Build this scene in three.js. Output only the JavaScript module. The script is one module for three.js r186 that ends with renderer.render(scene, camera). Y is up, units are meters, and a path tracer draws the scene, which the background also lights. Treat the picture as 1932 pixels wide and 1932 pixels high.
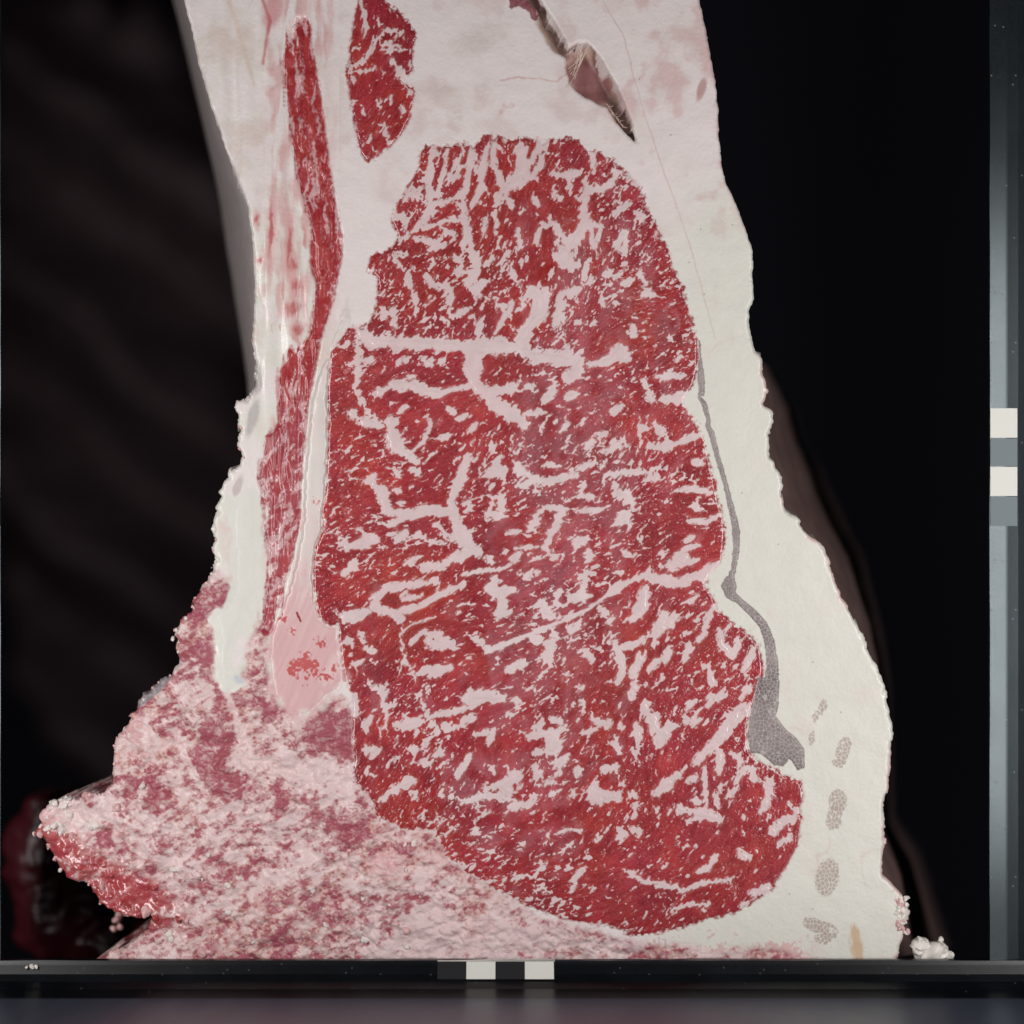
import * as THREE from 'three';
import { RectAreaLightUniformsLib } from 'three/addons/lights/RectAreaLightUniformsLib.js';
import { toCreasedNormals } from 'three/addons/utils/BufferGeometryUtils.js';

// ---------------------------------------------------------------- camera, light, exposure
const UN = 1932, S = 0.23 / UN, ZC = 0.42;          // drawing units across the cut face, metres per unit, camera height over it
const scene = new THREE.Scene();
scene.background = new THREE.Color(0x020203);
const camera = new THREE.PerspectiveCamera(2 * Math.atan(0.115 / ZC) * 180 / Math.PI, 1, 0.02, 10);
camera.position.set(0, 0, ZC);
camera.lookAt(0, 0, 0);
camera.focus = ZC - 0.001;
camera.userData.fStop = 4.5;
const renderer = new THREE.WebGLRenderer({ antialias: true });
renderer.toneMapping = THREE.LinearToneMapping;
renderer.toneMappingExposure = 1;
renderer.shadowMap.enabled = true;
renderer.setSize(1024, 1024);
RectAreaLightUniformsLib.init();
function panel(color, power, w, h, at, to, roll = 0) {
  const l = new THREE.RectAreaLight(color, power, w, h);
  l.position.set(...at); l.lookAt(...to); l.rotateZ(roll); scene.add(l); return l;
}
panel(0xfffbfa, 25.5, 0.03, 0.20, [0.19, -0.012, 0.2], [0, -0.012, 0]);      // LED strip of the grading hood, right
panel(0xfffbfa, 25.5, 0.03, 0.20, [-0.19, -0.012, 0.2], [0, -0.012, 0]);     // and left
panel(0xe6e6f2, 2.4, 0.045, 0.30, [0.025, 0.0, 0.52], [0.025, 0, 0], -0.16); // dim strip over the lens, mirrored in the wet lean

// ---------------------------------------------------------------- helpers
const X = u => (u - 966) * S, Y = v => (966 - v) * S;
const clamp = (x, a = 0, b = 1) => x < a ? a : x > b ? b : x;
const sst = (a, b, x) => { const t = clamp((x - a) / (b - a)); return t * t * (3 - 2 * t); };
const lerp = (a, b, t) => a + (b - a) * t;
let seed = 12345;
const rnd = () => { seed = (seed + 0x6D2B79F5) | 0; let t = Math.imul(seed ^ seed >>> 15, 1 | seed); t = t + Math.imul(t ^ t >>> 7, 61 | t) ^ t; return ((t ^ t >>> 14) >>> 0) / 4294967296; };
function h2(x, y, s) { let h = Math.imul(x, 374761393) + Math.imul(y, 668265263) + Math.imul(s, 974634777) | 0; h = Math.imul(h ^ h >>> 13, 1274126177); h = Math.imul(h ^ h >>> 15, 2246822519); return ((h ^ h >>> 16) >>> 0) / 4294967296; }
function vn(x, y, s = 0) {                           // smooth value noise, -1..1
  const i = Math.floor(x), j = Math.floor(y); let a = x - i, b = y - j; a = a * a * (3 - 2 * a); b = b * b * (3 - 2 * b);
  const p = h2(i, j, s), q = h2(i + 1, j, s), r = h2(i, j + 1, s), t = h2(i + 1, j + 1, s);
  return (p + (q - p) * a + (r - p) * b + (p - q - r + t) * a * b) * 2 - 1;
}
const fbm = (x, y, s, o = 3) => { let r = 0, a = 0.55, n = 0; for (let k = 0; k < o; k++) { r += a * vn(x, y, s + k); n += a; const t = x * 1.62 + y * 1.18; y = y * 1.62 - x * 1.18; x = t; a *= 0.5; } return r / n; };
function worley(x, y, s) {                           // distance to the nearest and second nearest cell point, and that cell's number
  const i = Math.floor(x), j = Math.floor(y); let a = 9, b = 9, id = 0;
  for (let q = -1; q < 2; q++) for (let p = -1; p < 2; p++) {
    const dx = i + p + h2(i + p, j + q, s) - x, dy = j + q + h2(i + p, j + q, s + 7) - y, d = dx * dx + dy * dy;
    if (d < a) { b = a; a = d; id = h2(i + p, j + q, s + 13); } else if (d < b) b = d;
  }
  return [Math.sqrt(a), Math.sqrt(b), id];
}
const at = (ou, ov, list) => list.map((c, i) => (i % 2 ? ov : ou) + c / 3);   // outline drawn three times as large from a corner

// ---------------------------------------------------------------- outlines (drawing units, x right, y down)
const bodyLeft = [347, -40, 347, 0, 362, 58, 372, 115, 400, 205, 432, 300, 467, 386, 475, 450, 478, 520, 480, 560, 477, 610, 475, 644, 478, 664, 483, 681, 480, 704, 479, 727, 463, 751, 445, 757, 448, 777, 450, 804, 448, 844, 458, 861, 447, 882, 430, 889, 422, 911, 413, 937, 408, 967, 398, 994, 405, 1017, 400, 1037, 405, 1057, 398, 1081, 388, 1097, 365, 1126, 362, 1144, 347, 1164, 328, 1186, 322, 1201, 333, 1209, 333, 1227, 338, 1244, 331, 1261, 318, 1276, 297, 1287, 283, 1296, 267, 1318, 248, 1348, 230, 1375, 213, 1408, 212, 1438, 213, 1471, 203, 1488, 182, 1498, 160, 1505, 133, 1506, 110, 1508, 90, 1518, 73, 1541, 80, 1555, 60, 1571, 80, 1588, 93, 1615, 110, 1641, 135, 1662, 163, 1668, 170, 1685, 200, 1715, 233, 1728, 267, 1731, 286, 1722, 283, 1738, 267, 1765, 233, 1788, 180, 1813, 160, 1850];
const bodyRight = [1700, 1850, 1690, 1808, 1698, 1801, 1706, 1771, 1708, 1748, 1721, 1721, 1705, 1691, 1685, 1671, 1667, 1650, 1668, 1621, 1671, 1588, 1668, 1555, 1670, 1521, 1676, 1495, 1681, 1438, 1686, 1388, 1681, 1341, 1668, 1288, 1658, 1264, 1641, 1231, 1625, 1191, 1611, 1164, 1588, 1124, 1575, 1091, 1565, 1057, 1551, 1024, 1525, 1011, 1515, 994, 1508, 977, 1485, 961, 1476, 934, 1478, 897, 1465, 881, 1453, 857, 1450, 827, 1461, 797, 1458, 777, 1440, 762, 1451, 734, 1440, 704, 1440, 676, 1425, 661, 1421, 643, 1416, 617, 1413, 587, 1423, 563, 1421, 520, 1421, 473, 1411, 443, 1395, 397, 1370, 343, 1363, 317, 1356, 250, 1355, 200, 1350, 150, 1340, 100, 1331, 50, 1320, 0, 1312, -40];
const eyeTop = at(644, 0, [150, 1830, 180, 1780, 200, 1700, 210, 1620, 200, 1560, 135, 1530, 170, 1440, 230, 1430, 300, 1380, 320, 1330, 285, 1250, 300, 1170, 350, 1100, 390, 1030, 430, 950, 440, 870, 470, 830, 560, 832, 640, 820, 715, 815, 740, 840, 770, 810, 800, 760, 850, 750, 850, 810, 885, 765, 925, 800, 990, 785, 1050, 775, 1100, 788, 1140, 810, 1180, 785, 1270, 780, 1330, 800, 1390, 845, 1450, 855, 1530, 900, 1620, 980, 1690, 1050, 1715, 1110, 1740, 1200, 1790, 1290, 1830, 1380, 1870, 1460, 1890, 1540, 1940, 1620, 1955, 1720, 1990, 1820, 2015, 1932]);
const splitLine = [1312, 690, 1240, 665, 1190, 665, 1100, 678, 1010, 660, 960, 652, 880, 650, 800, 648, 720, 640, 690, 634];
const eyeLow = [657, 617, 623, 664, 620, 704, 617, 744, 618, 777, 620, 800, 617, 831, 617, 857, 615, 904, 612, 944, 605, 957, 610, 1002, 597, 1027, 590, 1057, 590, 1101, 593, 1134, 603, 1167, 620, 1181, 637, 1180, 642, 1230, 650, 1280, 666, 1325, 664, 1398, 669, 1421, 667, 1448, 674, 1475, 694, 1501, 706, 1521, 712, 1545, 760, 1562, 820, 1566, 838, 1600, 850, 1623, 877, 1641, 921, 1671, 961, 1691, 1004, 1715, 1061, 1735, 1127, 1745, 1164, 1751, 1184, 1763, 1211, 1765, 1288, 1751, 1338, 1735, 1388, 1721, 1428, 1701, 1461, 1677, 1468, 1660, 1488, 1631, 1505, 1595, 1506, 1575, 1513, 1548, 1509, 1525, 1517, 1500, 1510, 1477, 1499, 1470, 1478, 1465, 1461, 1448, 1435, 1438, 1418, 1425, 1411, 1405, 1411, 1371, 1415, 1348, 1425, 1321, 1438, 1291, 1440, 1262, 1436, 1227, 1423, 1207, 1398, 1186, 1355, 1153, 1345, 1127, 1330, 1104, 1340, 1085, 1362, 1061, 1368, 1011, 1365, 977, 1355, 944, 1345, 897, 1338, 861, 1331, 831, 1321, 807, 1300, 780, 1290, 755, 1308, 727, 1315, 700];
const P = {
  whole: [...eyeTop, ...[...eyeLow].reverse().map((c, i, a) => a[i % 2 ? i - 1 : i + 1])],
  body: [...bodyLeft, ...bodyRight],
  spinalis: [...eyeTop, ...splitLine],
  eye: [...splitLine, ...eyeLow],
  oval: at(644, 0, [95, -60, 95, 0, 90, 20, 75, 80, 60, 180, 45, 280, 50, 340, 22, 400, 35, 450, 50, 560, 70, 680, 90, 780, 110, 870, 150, 915, 200, 890, 270, 840, 340, 760, 385, 680, 410, 570, 420, 510, 380, 480, 330, 450, 360, 430, 405, 400, 400, 330, 410, 260, 425, 210, 400, 160, 370, 110, 300, 50, 240, 10, 230, -60]),
  strip: [545, 50, 560, 30, 578, 28, 587, 45, 590, 83, 600, 133, 610, 200, 620, 283, 630, 350, 640, 400, 648, 440, 647, 480, 640, 520, 630, 570, 616, 610, 606, 644, 600, 684, 593, 717, 586, 748, 581, 777, 578, 831, 573, 877, 570, 927, 568, 977, 563, 1011, 553, 1061, 540, 1111, 530, 1144, 517, 1177, 507, 1197, 492, 1190, 500, 1137, 503, 1094, 506, 1060, 503, 1027, 496, 994, 500, 960, 496, 930, 487, 910, 487, 877, 496, 850, 500, 824, 513, 810, 526, 800, 523, 770, 520, 744, 524, 700, 545, 660, 565, 655, 580, 633, 588, 600, 594, 533, 580, 493, 583, 433, 574, 390, 556, 330, 545, 250, 535, 180, 528, 110],
  tendon: [622, 660, 640, 600, 655, 560, 662, 600, 657, 617, 623, 664, 620, 704, 617, 744, 618, 800, 617, 857, 614, 904, 608, 957, 605, 1002, 597, 1027, 590, 1057, 590, 1101, 593, 1134, 603, 1167, 620, 1181, 637, 1183, 641, 1230, 649, 1280, 640, 1302, 620, 1312, 600, 1332, 577, 1352, 550, 1345, 528, 1330, 515, 1308, 510, 1270, 507, 1240, 510, 1200, 523, 1170, 535, 1140, 545, 1111, 558, 1061, 568, 1011, 573, 977, 574, 927, 577, 877, 582, 831, 586, 777, 591, 748, 598, 717],
  rough: [398, 1075, 440, 1100, 440, 1135, 400, 1160, 404, 1180, 411, 1230, 408, 1280, 425, 1300, 450, 1296, 470, 1230, 487, 1160, 505, 1195, 508, 1240, 512, 1290, 530, 1330, 575, 1356, 610, 1335, 645, 1310, 668, 1340, 690, 1400, 690, 1480, 715, 1545, 760, 1560, 830, 1560, 850, 1620, 920, 1670, 1000, 1715, 1100, 1748, 1200, 1775, 1300, 1790, 1480, 1790, 1560, 1815, 1560, 1900, 100, 1900, 0, 1700, 0, 1500, 200, 1400, 260, 1270, 300, 1180],
  white: at(0, 644, [1400, 850, 1440, 820, 1460, 870, 1465, 1000, 1470, 1200, 1475, 1350, 1460, 1460, 1400, 1490, 1390, 1580, 1340, 1660, 1310, 1790, 1320, 1880, 1390, 1945, 1330, 1985, 1270, 1970, 1235, 1910, 1225, 1850, 1235, 1700, 1215, 1600, 1180, 1590, 1200, 1540, 1280, 1490, 1320, 1400, 1320, 1200, 1300, 1100, 1310, 950, 1340, 880]),
  pocket: at(644, 0, [1080, -60, 1130, 0, 1200, 110, 1262, 215, 1285, 270, 1340, 240, 1390, 242, 1430, 275, 1480, 350, 1550, 465, 1592, 560, 1640, 690, 1668, 805, 1620, 762, 1560, 695, 1505, 604, 1440, 580, 1350, 530, 1300, 480, 1275, 400, 1268, 325, 1240, 302, 1205, 290, 1165, 230, 1110, 130, 1108, 60, 1060, 0, 1040, -60]),
  veinflesh: at(644, 0, [945, -60, 1075, -60, 1082, 0, 1110, 60, 1112, 120, 1082, 112, 1060, 62, 1000, 30, 955, 52, 950, 0]),
  grey: at(1288, 1288, [420, -30, 545, -30, 545, 130, 528, 190, 580, 260, 640, 310, 692, 380, 690, 480, 650, 498, 605, 425, 570, 472, 520, 468, 440, 402, 385, 402, 368, 300, 385, 180]),
  amber: at(1288, 1288, [950, 1345, 985, 1345, 1010, 1420, 1025, 1500, 1032, 1570, 1010, 1700, 960, 1700, 950, 1560, 945, 1450]),
};
// grey membrane: a band whose width changes, drawn as circles along a line
const greyBand = at(1288, 644, [95, 0, 98, 100, 105, 200, 108, 290, 88, 312, 120, 350, 145, 440, 138, 478, 165, 520, 190, 620, 215, 720, 245, 820, 270, 920, 290, 1000, 303, 1080, 303, 1180, 292, 1270, 275, 1320, 262, 1380, 268, 1430, 320, 1470, 400, 1540, 460, 1610, 490, 1700, 508, 1800, 505, 1932, 490, 1990]);
const greyWide = [4, 6, 16, 14, 5, 12, 9, 9, 13, 12, 11, 11, 13, 15, 17, 14, 13, 12, 36, 30, 19, 24, 24, 28, 32, 40, 46];

// fat seams traced through the lean: seam(full width, points), three times enlarged from a corner
const seams = [];
let ox = 0, oy = 0;
const from = (a, b) => { ox = a; oy = b; };
const F = (w, pts) => seams.push({ w: w / 3, p: at(ox, oy, pts) });
from(644, 0);
F(14, [50, 380, 130, 330, 190, 230, 250, 165, 340, 180]); F(8, [140, 140, 128, 210]); F(10, [110, 20, 130, 60, 120, 110]); F(24, [285, 345, 340, 425, 430, 495]); F(10, [60, 400, 150, 395]); F(10, [220, 240, 330, 270]); F(8, [240, 290, 370, 280]);
F(14, [205, 560, 210, 600]); F(12, [285, 540, 278, 580]); F(12, [120, 610, 130, 645]); F(12, [350, 610, 345, 650]); F(16, [232, 700, 245, 745, 275, 805]); F(14, [165, 760, 150, 800]); F(20, [380, 520, 390, 530]); F(12, [60, 440, 70, 460]); F(8, [190, 850, 200, 870]);
F(30, [525, 850, 505, 900, 495, 980, 500, 1080, 502, 1160, 480, 1230, 420, 1290, 350, 1340]); F(14, [690, 860, 650, 930, 610, 990]); F(16, [600, 850, 585, 950, 560, 1040, 540, 1100]); F(16, [640, 960, 700, 930]); F(18, [590, 1020, 670, 990]);
F(26, [735, 850, 722, 950, 700, 1080, 640, 1120, 560, 1160]); F(44, [690, 1110, 692, 1220, 712, 1300, 730, 1400, 755, 1490]); F(30, [640, 1150, 690, 1180]);
F(36, [830, 820, 800, 940, 790, 1060, 742, 1150]); F(30, [865, 820, 852, 920, 890, 1000, 912, 1070, 900, 1130]); F(74, [1012, 850, 1020, 960, 985, 1020, 940, 1070]); F(36, [1122, 760, 1125, 830, 1070, 910, 1020, 960]); F(36, [1140, 865, 1130, 920, 1085, 985, 1010, 1050]); F(40, [930, 1110, 960, 1160]); F(26, [870, 1110, 890, 1150]);
F(34, [1250, 985, 1350, 975]); F(20, [1300, 960, 1310, 1010]); F(22, [1420, 870, 1425, 960]); F(28, [1380, 1010, 1380, 1090, 1470, 1070, 1530, 1040, 1552, 975]); F(18, [1552, 975, 1640, 1010, 1690, 1050]);
F(60, [1380, 1090, 1372, 1180, 1380, 1260, 1340, 1330, 1290, 1400]); F(112, [1262, 1425, 1262, 1480]); F(40, [1270, 1490, 1330, 1500]); F(30, [1380, 1265, 1475, 1280]); F(26, [1175, 1235, 1235, 1320, 1278, 1365, 1335, 1310]); F(28, [1180, 1270, 1120, 1285, 1100, 1370]);
F(24, [1410, 1290, 1425, 1400]); F(18, [1462, 1290, 1440, 1380]); F(40, [1550, 1390, 1605, 1310]); F(18, [1602, 1320, 1600, 1440]); F(26, [1545, 1205, 1625, 1155]); F(34, [1700, 1200, 1700, 1245]); F(20, [1285, 1010, 1292, 1080]); F(22, [1190, 975, 1240, 1000]);
F(40, [420, 1345, 480, 1360, 545, 1390]); F(24, [500, 1415, 545, 1380]); F(20, [560, 1285, 640, 1335]); F(18, [460, 1290, 560, 1262, 640, 1230]); F(30, [630, 1440, 680, 1500, 645, 1545]); F(40, [765, 1440, 765, 1540, 705, 1590, 745, 1640, 800, 1600]); F(24, [480, 1560, 520, 1610, 620, 1635]);
F(44, [370, 1560, 382, 1610]); F(18, [290, 1450, 350, 1520]); F(38, [365, 1110, 410, 1090]); F(42, [340, 1215, 365, 1250]); F(18, [360, 1290, 380, 1230]);
F(80, [1090, 1660, 1130, 1700, 1120, 1780, 1060, 1850, 1000, 1932]); F(36, [1100, 1640, 1180, 1660]); F(48, [1240, 1670, 1230, 1750, 1212, 1830]); F(40, [1340, 1640, 1250, 1665]); F(22, [965, 1720, 870, 1880]); F(20, [880, 1700, 945, 1790]); F(46, [620, 1650, 610, 1705]); F(30, [640, 1790, 725, 1740]); F(36, [790, 1810, 770, 1910]);
F(30, [1465, 1690, 1480, 1730]); F(50, [1640, 1850, 1650, 1890]); F(46, [1715, 1630, 1745, 1665]); F(34, [1590, 1600, 1640, 1590]); F(40, [1690, 1560, 1720, 1600]); F(60, [60, 1790, 100, 1870, 170, 1932]); F(24, [290, 1750, 300, 1850]); F(24, [230, 1740, 240, 1800]); F(30, [570, 1790, 600, 1830]); F(22, [400, 1640, 420, 1690]);
F(22, [1210, 1100, 1240, 1130]); F(26, [1090, 1120, 1110, 1160]); F(26, [1000, 1300, 1010, 1400]); F(20, [960, 1500, 990, 1600]); F(18, [870, 1200, 880, 1280]); F(22, [820, 1230, 800, 1330]); F(20, [1480, 1560, 1580, 1560]); F(18, [1390, 1480, 1370, 1560]);
from(644, 644);
F(64, [120, -5, 300, 5, 450, 10, 600, 18, 700, 30]); F(84, [700, 25, 850, 20, 1000, 40]); F(64, [1000, 40, 1100, 80, 1250, 100, 1350, 110]); F(70, [1345, 115, 1330, 170, 1290, 200]); F(50, [1400, 130, 1500, 110, 1590, 60]); F(100, [1570, 50, 1595, 85]); F(112, [745, 40, 745, 140, 750, 225]); F(90, [745, 230, 800, 280, 860, 345]); F(60, [840, 285, 940, 270, 975, 250]); F(84, [860, 345, 920, 385, 1000, 430, 1030, 470]);
F(52, [475, 110, 500, 122]); F(36, [375, 90, 350, 115]); F(34, [140, 100, 160, 110]); F(54, [215, 285, 290, 245, 400, 245, 480, 285, 560, 290]); F(30, [560, 290, 640, 265, 720, 255]); F(24, [90, 0, 102, 100, 90, 180, 82, 260, 110, 340, 170, 420, 200, 450]); F(54, [60, 410, 130, 455, 215, 470]); F(78, [285, 455, 292, 530, 320, 600, 370, 640]); F(20, [490, 420, 500, 480, 470, 560, 400, 620]); F(40, [370, 640, 430, 680]);
F(40, [600, 380, 630, 400]); F(30, [330, 400, 360, 370]); F(36, [560, 540, 590, 550]); F(34, [730, 500, 760, 470]); F(26, [660, 440, 700, 420]); F(40, [400, 720, 435, 745]); F(36, [295, 730, 330, 760]); F(36, [300, 840, 325, 845]); F(32, [325, 920, 345, 912]);
F(40, [190, 760, 150, 790]); F(56, [185, 810, 232, 840, 240, 900, 262, 960]); F(58, [250, 960, 330, 965, 400, 985, 480, 950, 560, 960, 620, 970]); F(46, [640, 840, 620, 900, 632, 970, 652, 1050, 680, 1100]); F(48, [720, 640, 692, 720, 662, 800, 640, 860]); F(84, [655, 1040, 682, 1110, 735, 1155]); F(60, [700, 1170, 770, 1190]);
F(56, [560, 1270, 640, 1230, 720, 1190]); F(34, [450, 1295, 560, 1270]); F(44, [10, 1320, 70, 1260]); F(54, [30, 1160, 120, 1140, 185, 1115]); F(44, [310, 1125, 365, 1080]); F(12, [400, 1110, 440, 1078, 480, 1122, 570, 1140]); F(26, [530, 1040, 590, 1095, 640, 1120]); F(36, [340, 1010, 260, 1040]); F(30, [360, 1260, 440, 1220]);
F(86, [845, 742, 880, 728, 905, 720]); F(28, [975, 680, 1025, 740, 1110, 780]); F(32, [1010, 825, 1080, 785, 1200, 790, 1290, 768]); F(26, [1150, 938, 1270, 950]); F(44, [1248, 955, 1220, 1030, 1180, 1100]); F(32, [1180, 1100, 1150, 1170, 1205, 1222]); F(50, [1120, 965, 1092, 1030, 1070, 1048]); F(44, [825, 970, 890, 990]); F(36, [905, 860, 900, 970]); F(16, [862, 880, 842, 960]); F(26, [712, 955, 735, 930]);
F(20, [940, 1080, 1000, 1075]); F(20, [690, 1320, 780, 1298, 880, 1290, 950, 1268]); F(44, [195, 1450, 250, 1400, 400, 1375, 540, 1362]); F(54, [195, 1450, 190, 1500, 235, 1525]); F(40, [240, 1540, 340, 1525, 440, 1500, 560, 1430, 690, 1372]); F(64, [295, 1550, 325, 1560]); F(22, [350, 1455, 450, 1440]); F(66, [0, 1560, 60, 1560, 135, 1530]); F(20, [980, 1170, 1100, 1160]);
F(54, [870, 1350, 838, 1400, 900, 1425, 965, 1402]); F(58, [900, 1430, 922, 1480, 882, 1550]); F(44, [880, 1550, 950, 1530]); F(50, [1000, 1200, 970, 1240]); F(40, [820, 1220, 850, 1240]); F(54, [1135, 1490, 1155, 1530, 1195, 1550]); F(44, [1355, 1405, 1325, 1460]); F(28, [1372, 1355, 1350, 1440]); F(26, [1285, 1442, 1410, 1440]); F(30, [1240, 1400, 1208, 1475]); F(30, [1090, 1300, 1110, 1310]); F(24, [1040, 1320, 1060, 1340]);
F(50, [470, 1645, 540, 1662, 600, 1700, 635, 1735]); F(54, [500, 1690, 565, 1725]); F(22, [452, 1650, 390, 1712]); F(36, [430, 1880, 520, 1850, 610, 1850]); F(70, [520, 1875, 560, 1862]); F(56, [960, 1850, 1012, 1825]); F(14, [800, 1765, 900, 1722, 1000, 1682, 1150, 1620, 1300, 1560, 1400, 1510, 1500, 1440]); F(24, [820, 1755, 960, 1700]); F(30, [1500, 1440, 1620, 1362, 1725, 1320]); F(60, [1725, 1325, 1800, 1352, 1940, 1370]);
F(10, [330, 1660, 350, 1760, 392, 1860, 420, 1932]); F(7, [350, 1640, 400, 1600, 520, 1560]); F(54, [1165, 1720, 1170, 1790]); F(26, [1205, 1720, 1165, 1765]); F(64, [1715, 1395, 1705, 1500, 1655, 1560]); F(76, [1825, 1560, 1790, 1640]); F(54, [1885, 1560, 1850, 1605]); F(46, [1540, 1700, 1572, 1780, 1592, 1860, 1560, 1940]); F(36, [1545, 1742, 1640, 1722, 1705, 1690]); F(56, [1690, 1790, 1650, 1880]); F(44, [1380, 1760, 1410, 1800]); F(50, [1860, 1740, 1830, 1800]); F(40, [1740, 1860, 1790, 1800]);
F(60, [1550, 862, 1610, 872]); F(30, [1540, 805, 1548, 860]); F(22, [1495, 755, 1600, 742, 1710, 740]); F(36, [1715, 785, 1800, 772]); F(48, [1205, 235, 1182, 300, 1148, 330]); F(52, [1282, 312, 1312, 300]); F(36, [1445, 535, 1505, 522]); F(46, [1530, 400, 1570, 370]); F(40, [1738, 280, 1752, 330]); F(26, [1712, 222, 1742, 280]); F(60, [1785, 488, 1805, 505]); F(34, [1685, 478, 1735, 495]); F(40, [1745, 585, 1820, 605, 1940, 560]);
F(34, [1380, 605, 1420, 558]); F(26, [1478, 625, 1565, 600]); F(36, [1780, 200, 1940, 190]); F(56, [1830, 330, 1940, 312]); F(56, [1575, 1015, 1605, 990]); F(34, [1600, 1000, 1622, 1035]); F(80, [1870, 1270, 1940, 1222]); F(50, [1320, 1145, 1370, 1125]); F(46, [1390, 1240, 1410, 1210]); F(36, [1590, 1190, 1650, 1210]); F(30, [1680, 1110, 1700, 1140]); F(34, [1340, 960, 1460, 955]); F(26, [1360, 870, 1420, 890]); F(34, [1340, 720, 1400, 700]); F(36, [1030, 410, 1140, 400]); F(30, [1080, 270, 1100, 280]); F(30, [1240, 510, 1280, 460]); F(26, [1190, 690, 1150, 700]); F(26, [1250, 770, 1330, 760]);
F(40, [1290, 1640, 1350, 1600]); F(30, [1500, 1600, 1540, 1560]); F(36, [1460, 1500, 1500, 1560]); F(40, [1080, 1690, 1110, 1690]); F(28, [740, 1680, 800, 1690]); F(40, [130, 1740, 180, 1750]); F(30, [30, 1680, 60, 1720]); F(30, [100, 1640, 130, 1700]); F(30, [60, 1830, 110, 1810]);
from(1288, 644);
F(46, [-30, 335, 60, 332, 95, 370]); F(80, [60, 380, 100, 430]); F(34, [0, 560, 60, 540, 115, 520]); F(46, [60, 680, 100, 690]); F(24, [40, 1012, 140, 1022, 205, 980]); F(40, [55, 930, 85, 945]); F(34, [0, 840, 60, 832, 145, 852]); F(34, [0, 1180, 80, 1152]); F(100, [170, 1290, 250, 1290]); F(60, [0, 1345, 90, 1330, 190, 1305]); F(34, [120, 1640, 150, 1540, 182, 1500]); F(50, [205, 1640, 222, 1720, 262, 1760]); F(34, [80, 1700, 122, 1650]); F(40, [150, 1850, 172, 1935]); F(18, [232, 1660, 262, 1600]); F(34, [60, 1100, 20, 1130]); F(30, [90, 1230, 20, 1260]); F(44, [320, 1700, 280, 1780]); F(40, [400, 1740, 360, 1830]); F(30, [30, 1480, 80, 1440]); F(40, [10, 1800, 40, 1720]);
from(644, 1288);
F(54, [25, 20, 60, 90, 82, 160]); F(36, [200, 20, 242, 50, 240, 125]); F(66, [690, 95, 800, 70, 905, 90]); F(36, [515, 185, 640, 162, 740, 130, 805, 80]); F(36, [965, 95, 1005, 95]); F(46, [685, 215, 745, 195]); F(46, [575, 235, 625, 255]); F(46, [305, 235, 370, 240, 435, 210]); F(14, [252, 120, 262, 200, 240, 252]); F(8, [440, 80, 492, 180, 545, 275]); F(36, [865, 260, 828, 345]); F(26, [755, 292, 860, 270]); F(84, [1205, 290, 1200, 360, 1160, 385]); F(44, [1195, 205, 1235, 225]); F(44, [1055, 302, 1160, 292, 1270, 258]); F(46, [1275, 415, 1228, 465]); F(52, [1095, 490, 1115, 525]); F(32, [1000, 500, 930, 545]);
F(52, [820, 592, 900, 582, 1005, 528]); F(54, [915, 590, 945, 615]); F(34, [685, 672, 800, 640, 880, 640, 970, 662]); F(44, [655, 525, 690, 465]); F(40, [535, 405, 565, 398]); F(36, [385, 380, 422, 372]); F(36, [465, 440, 495, 462]); F(56, [1430, 630, 1490, 640, 1565, 650]); F(84, [1425, 605, 1450, 660]); F(36, [1630, 620, 1665, 645]); F(36, [1535, 345, 1575, 360]); F(46, [1425, 210, 1485, 225]); F(34, [1375, 285, 1445, 258]); F(34, [1330, 485, 1345, 515]); F(44, [1475, 492, 1545, 480]); F(54, [1640, 60, 1660, 20]); F(72, [1775, 262, 1822, 285, 1800, 330]); F(54, [1720, 130, 1762, 200, 1785, 262]); F(34, [1830, 270, 1910, 235]); F(44, [1670, 230, 1682, 305]); F(56, [1905, 520, 1850, 570, 1780, 622]); F(30, [1580, 560, 1600, 580]); F(30, [1320, 610, 1310, 640]);
F(54, [145, 382, 195, 380]); F(54, [300, 605, 390, 558]); F(30, [230, 672, 262, 622, 300, 602]); F(34, [1300, 1180, 1330, 1100, 1362, 1055]); F(30, [1580, 830, 1605, 860, 1562, 872]); F(30, [1645, 820, 1685, 855]); F(16, [1230, 842, 1290, 830, 1355, 842]); F(30, [1600, 1062, 1720, 1122, 1820, 1142, 1940, 1172]); F(60, [0, 240, 40, 300, 30, 400]); F(40, [160, 200, 130, 250]); F(30, [940, 180, 970, 170]); F(30, [730, 400, 700, 460]); F(34, [1090, 400, 1140, 390]); F(30, [1200, 620, 1180, 640]); F(30, [840, 470, 870, 500]); F(40, [960, 700, 1060, 690]); F(30, [1150, 560, 1200, 560]); F(36, [1520, 200, 1500, 260]);
from(1288, 1288);
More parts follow.
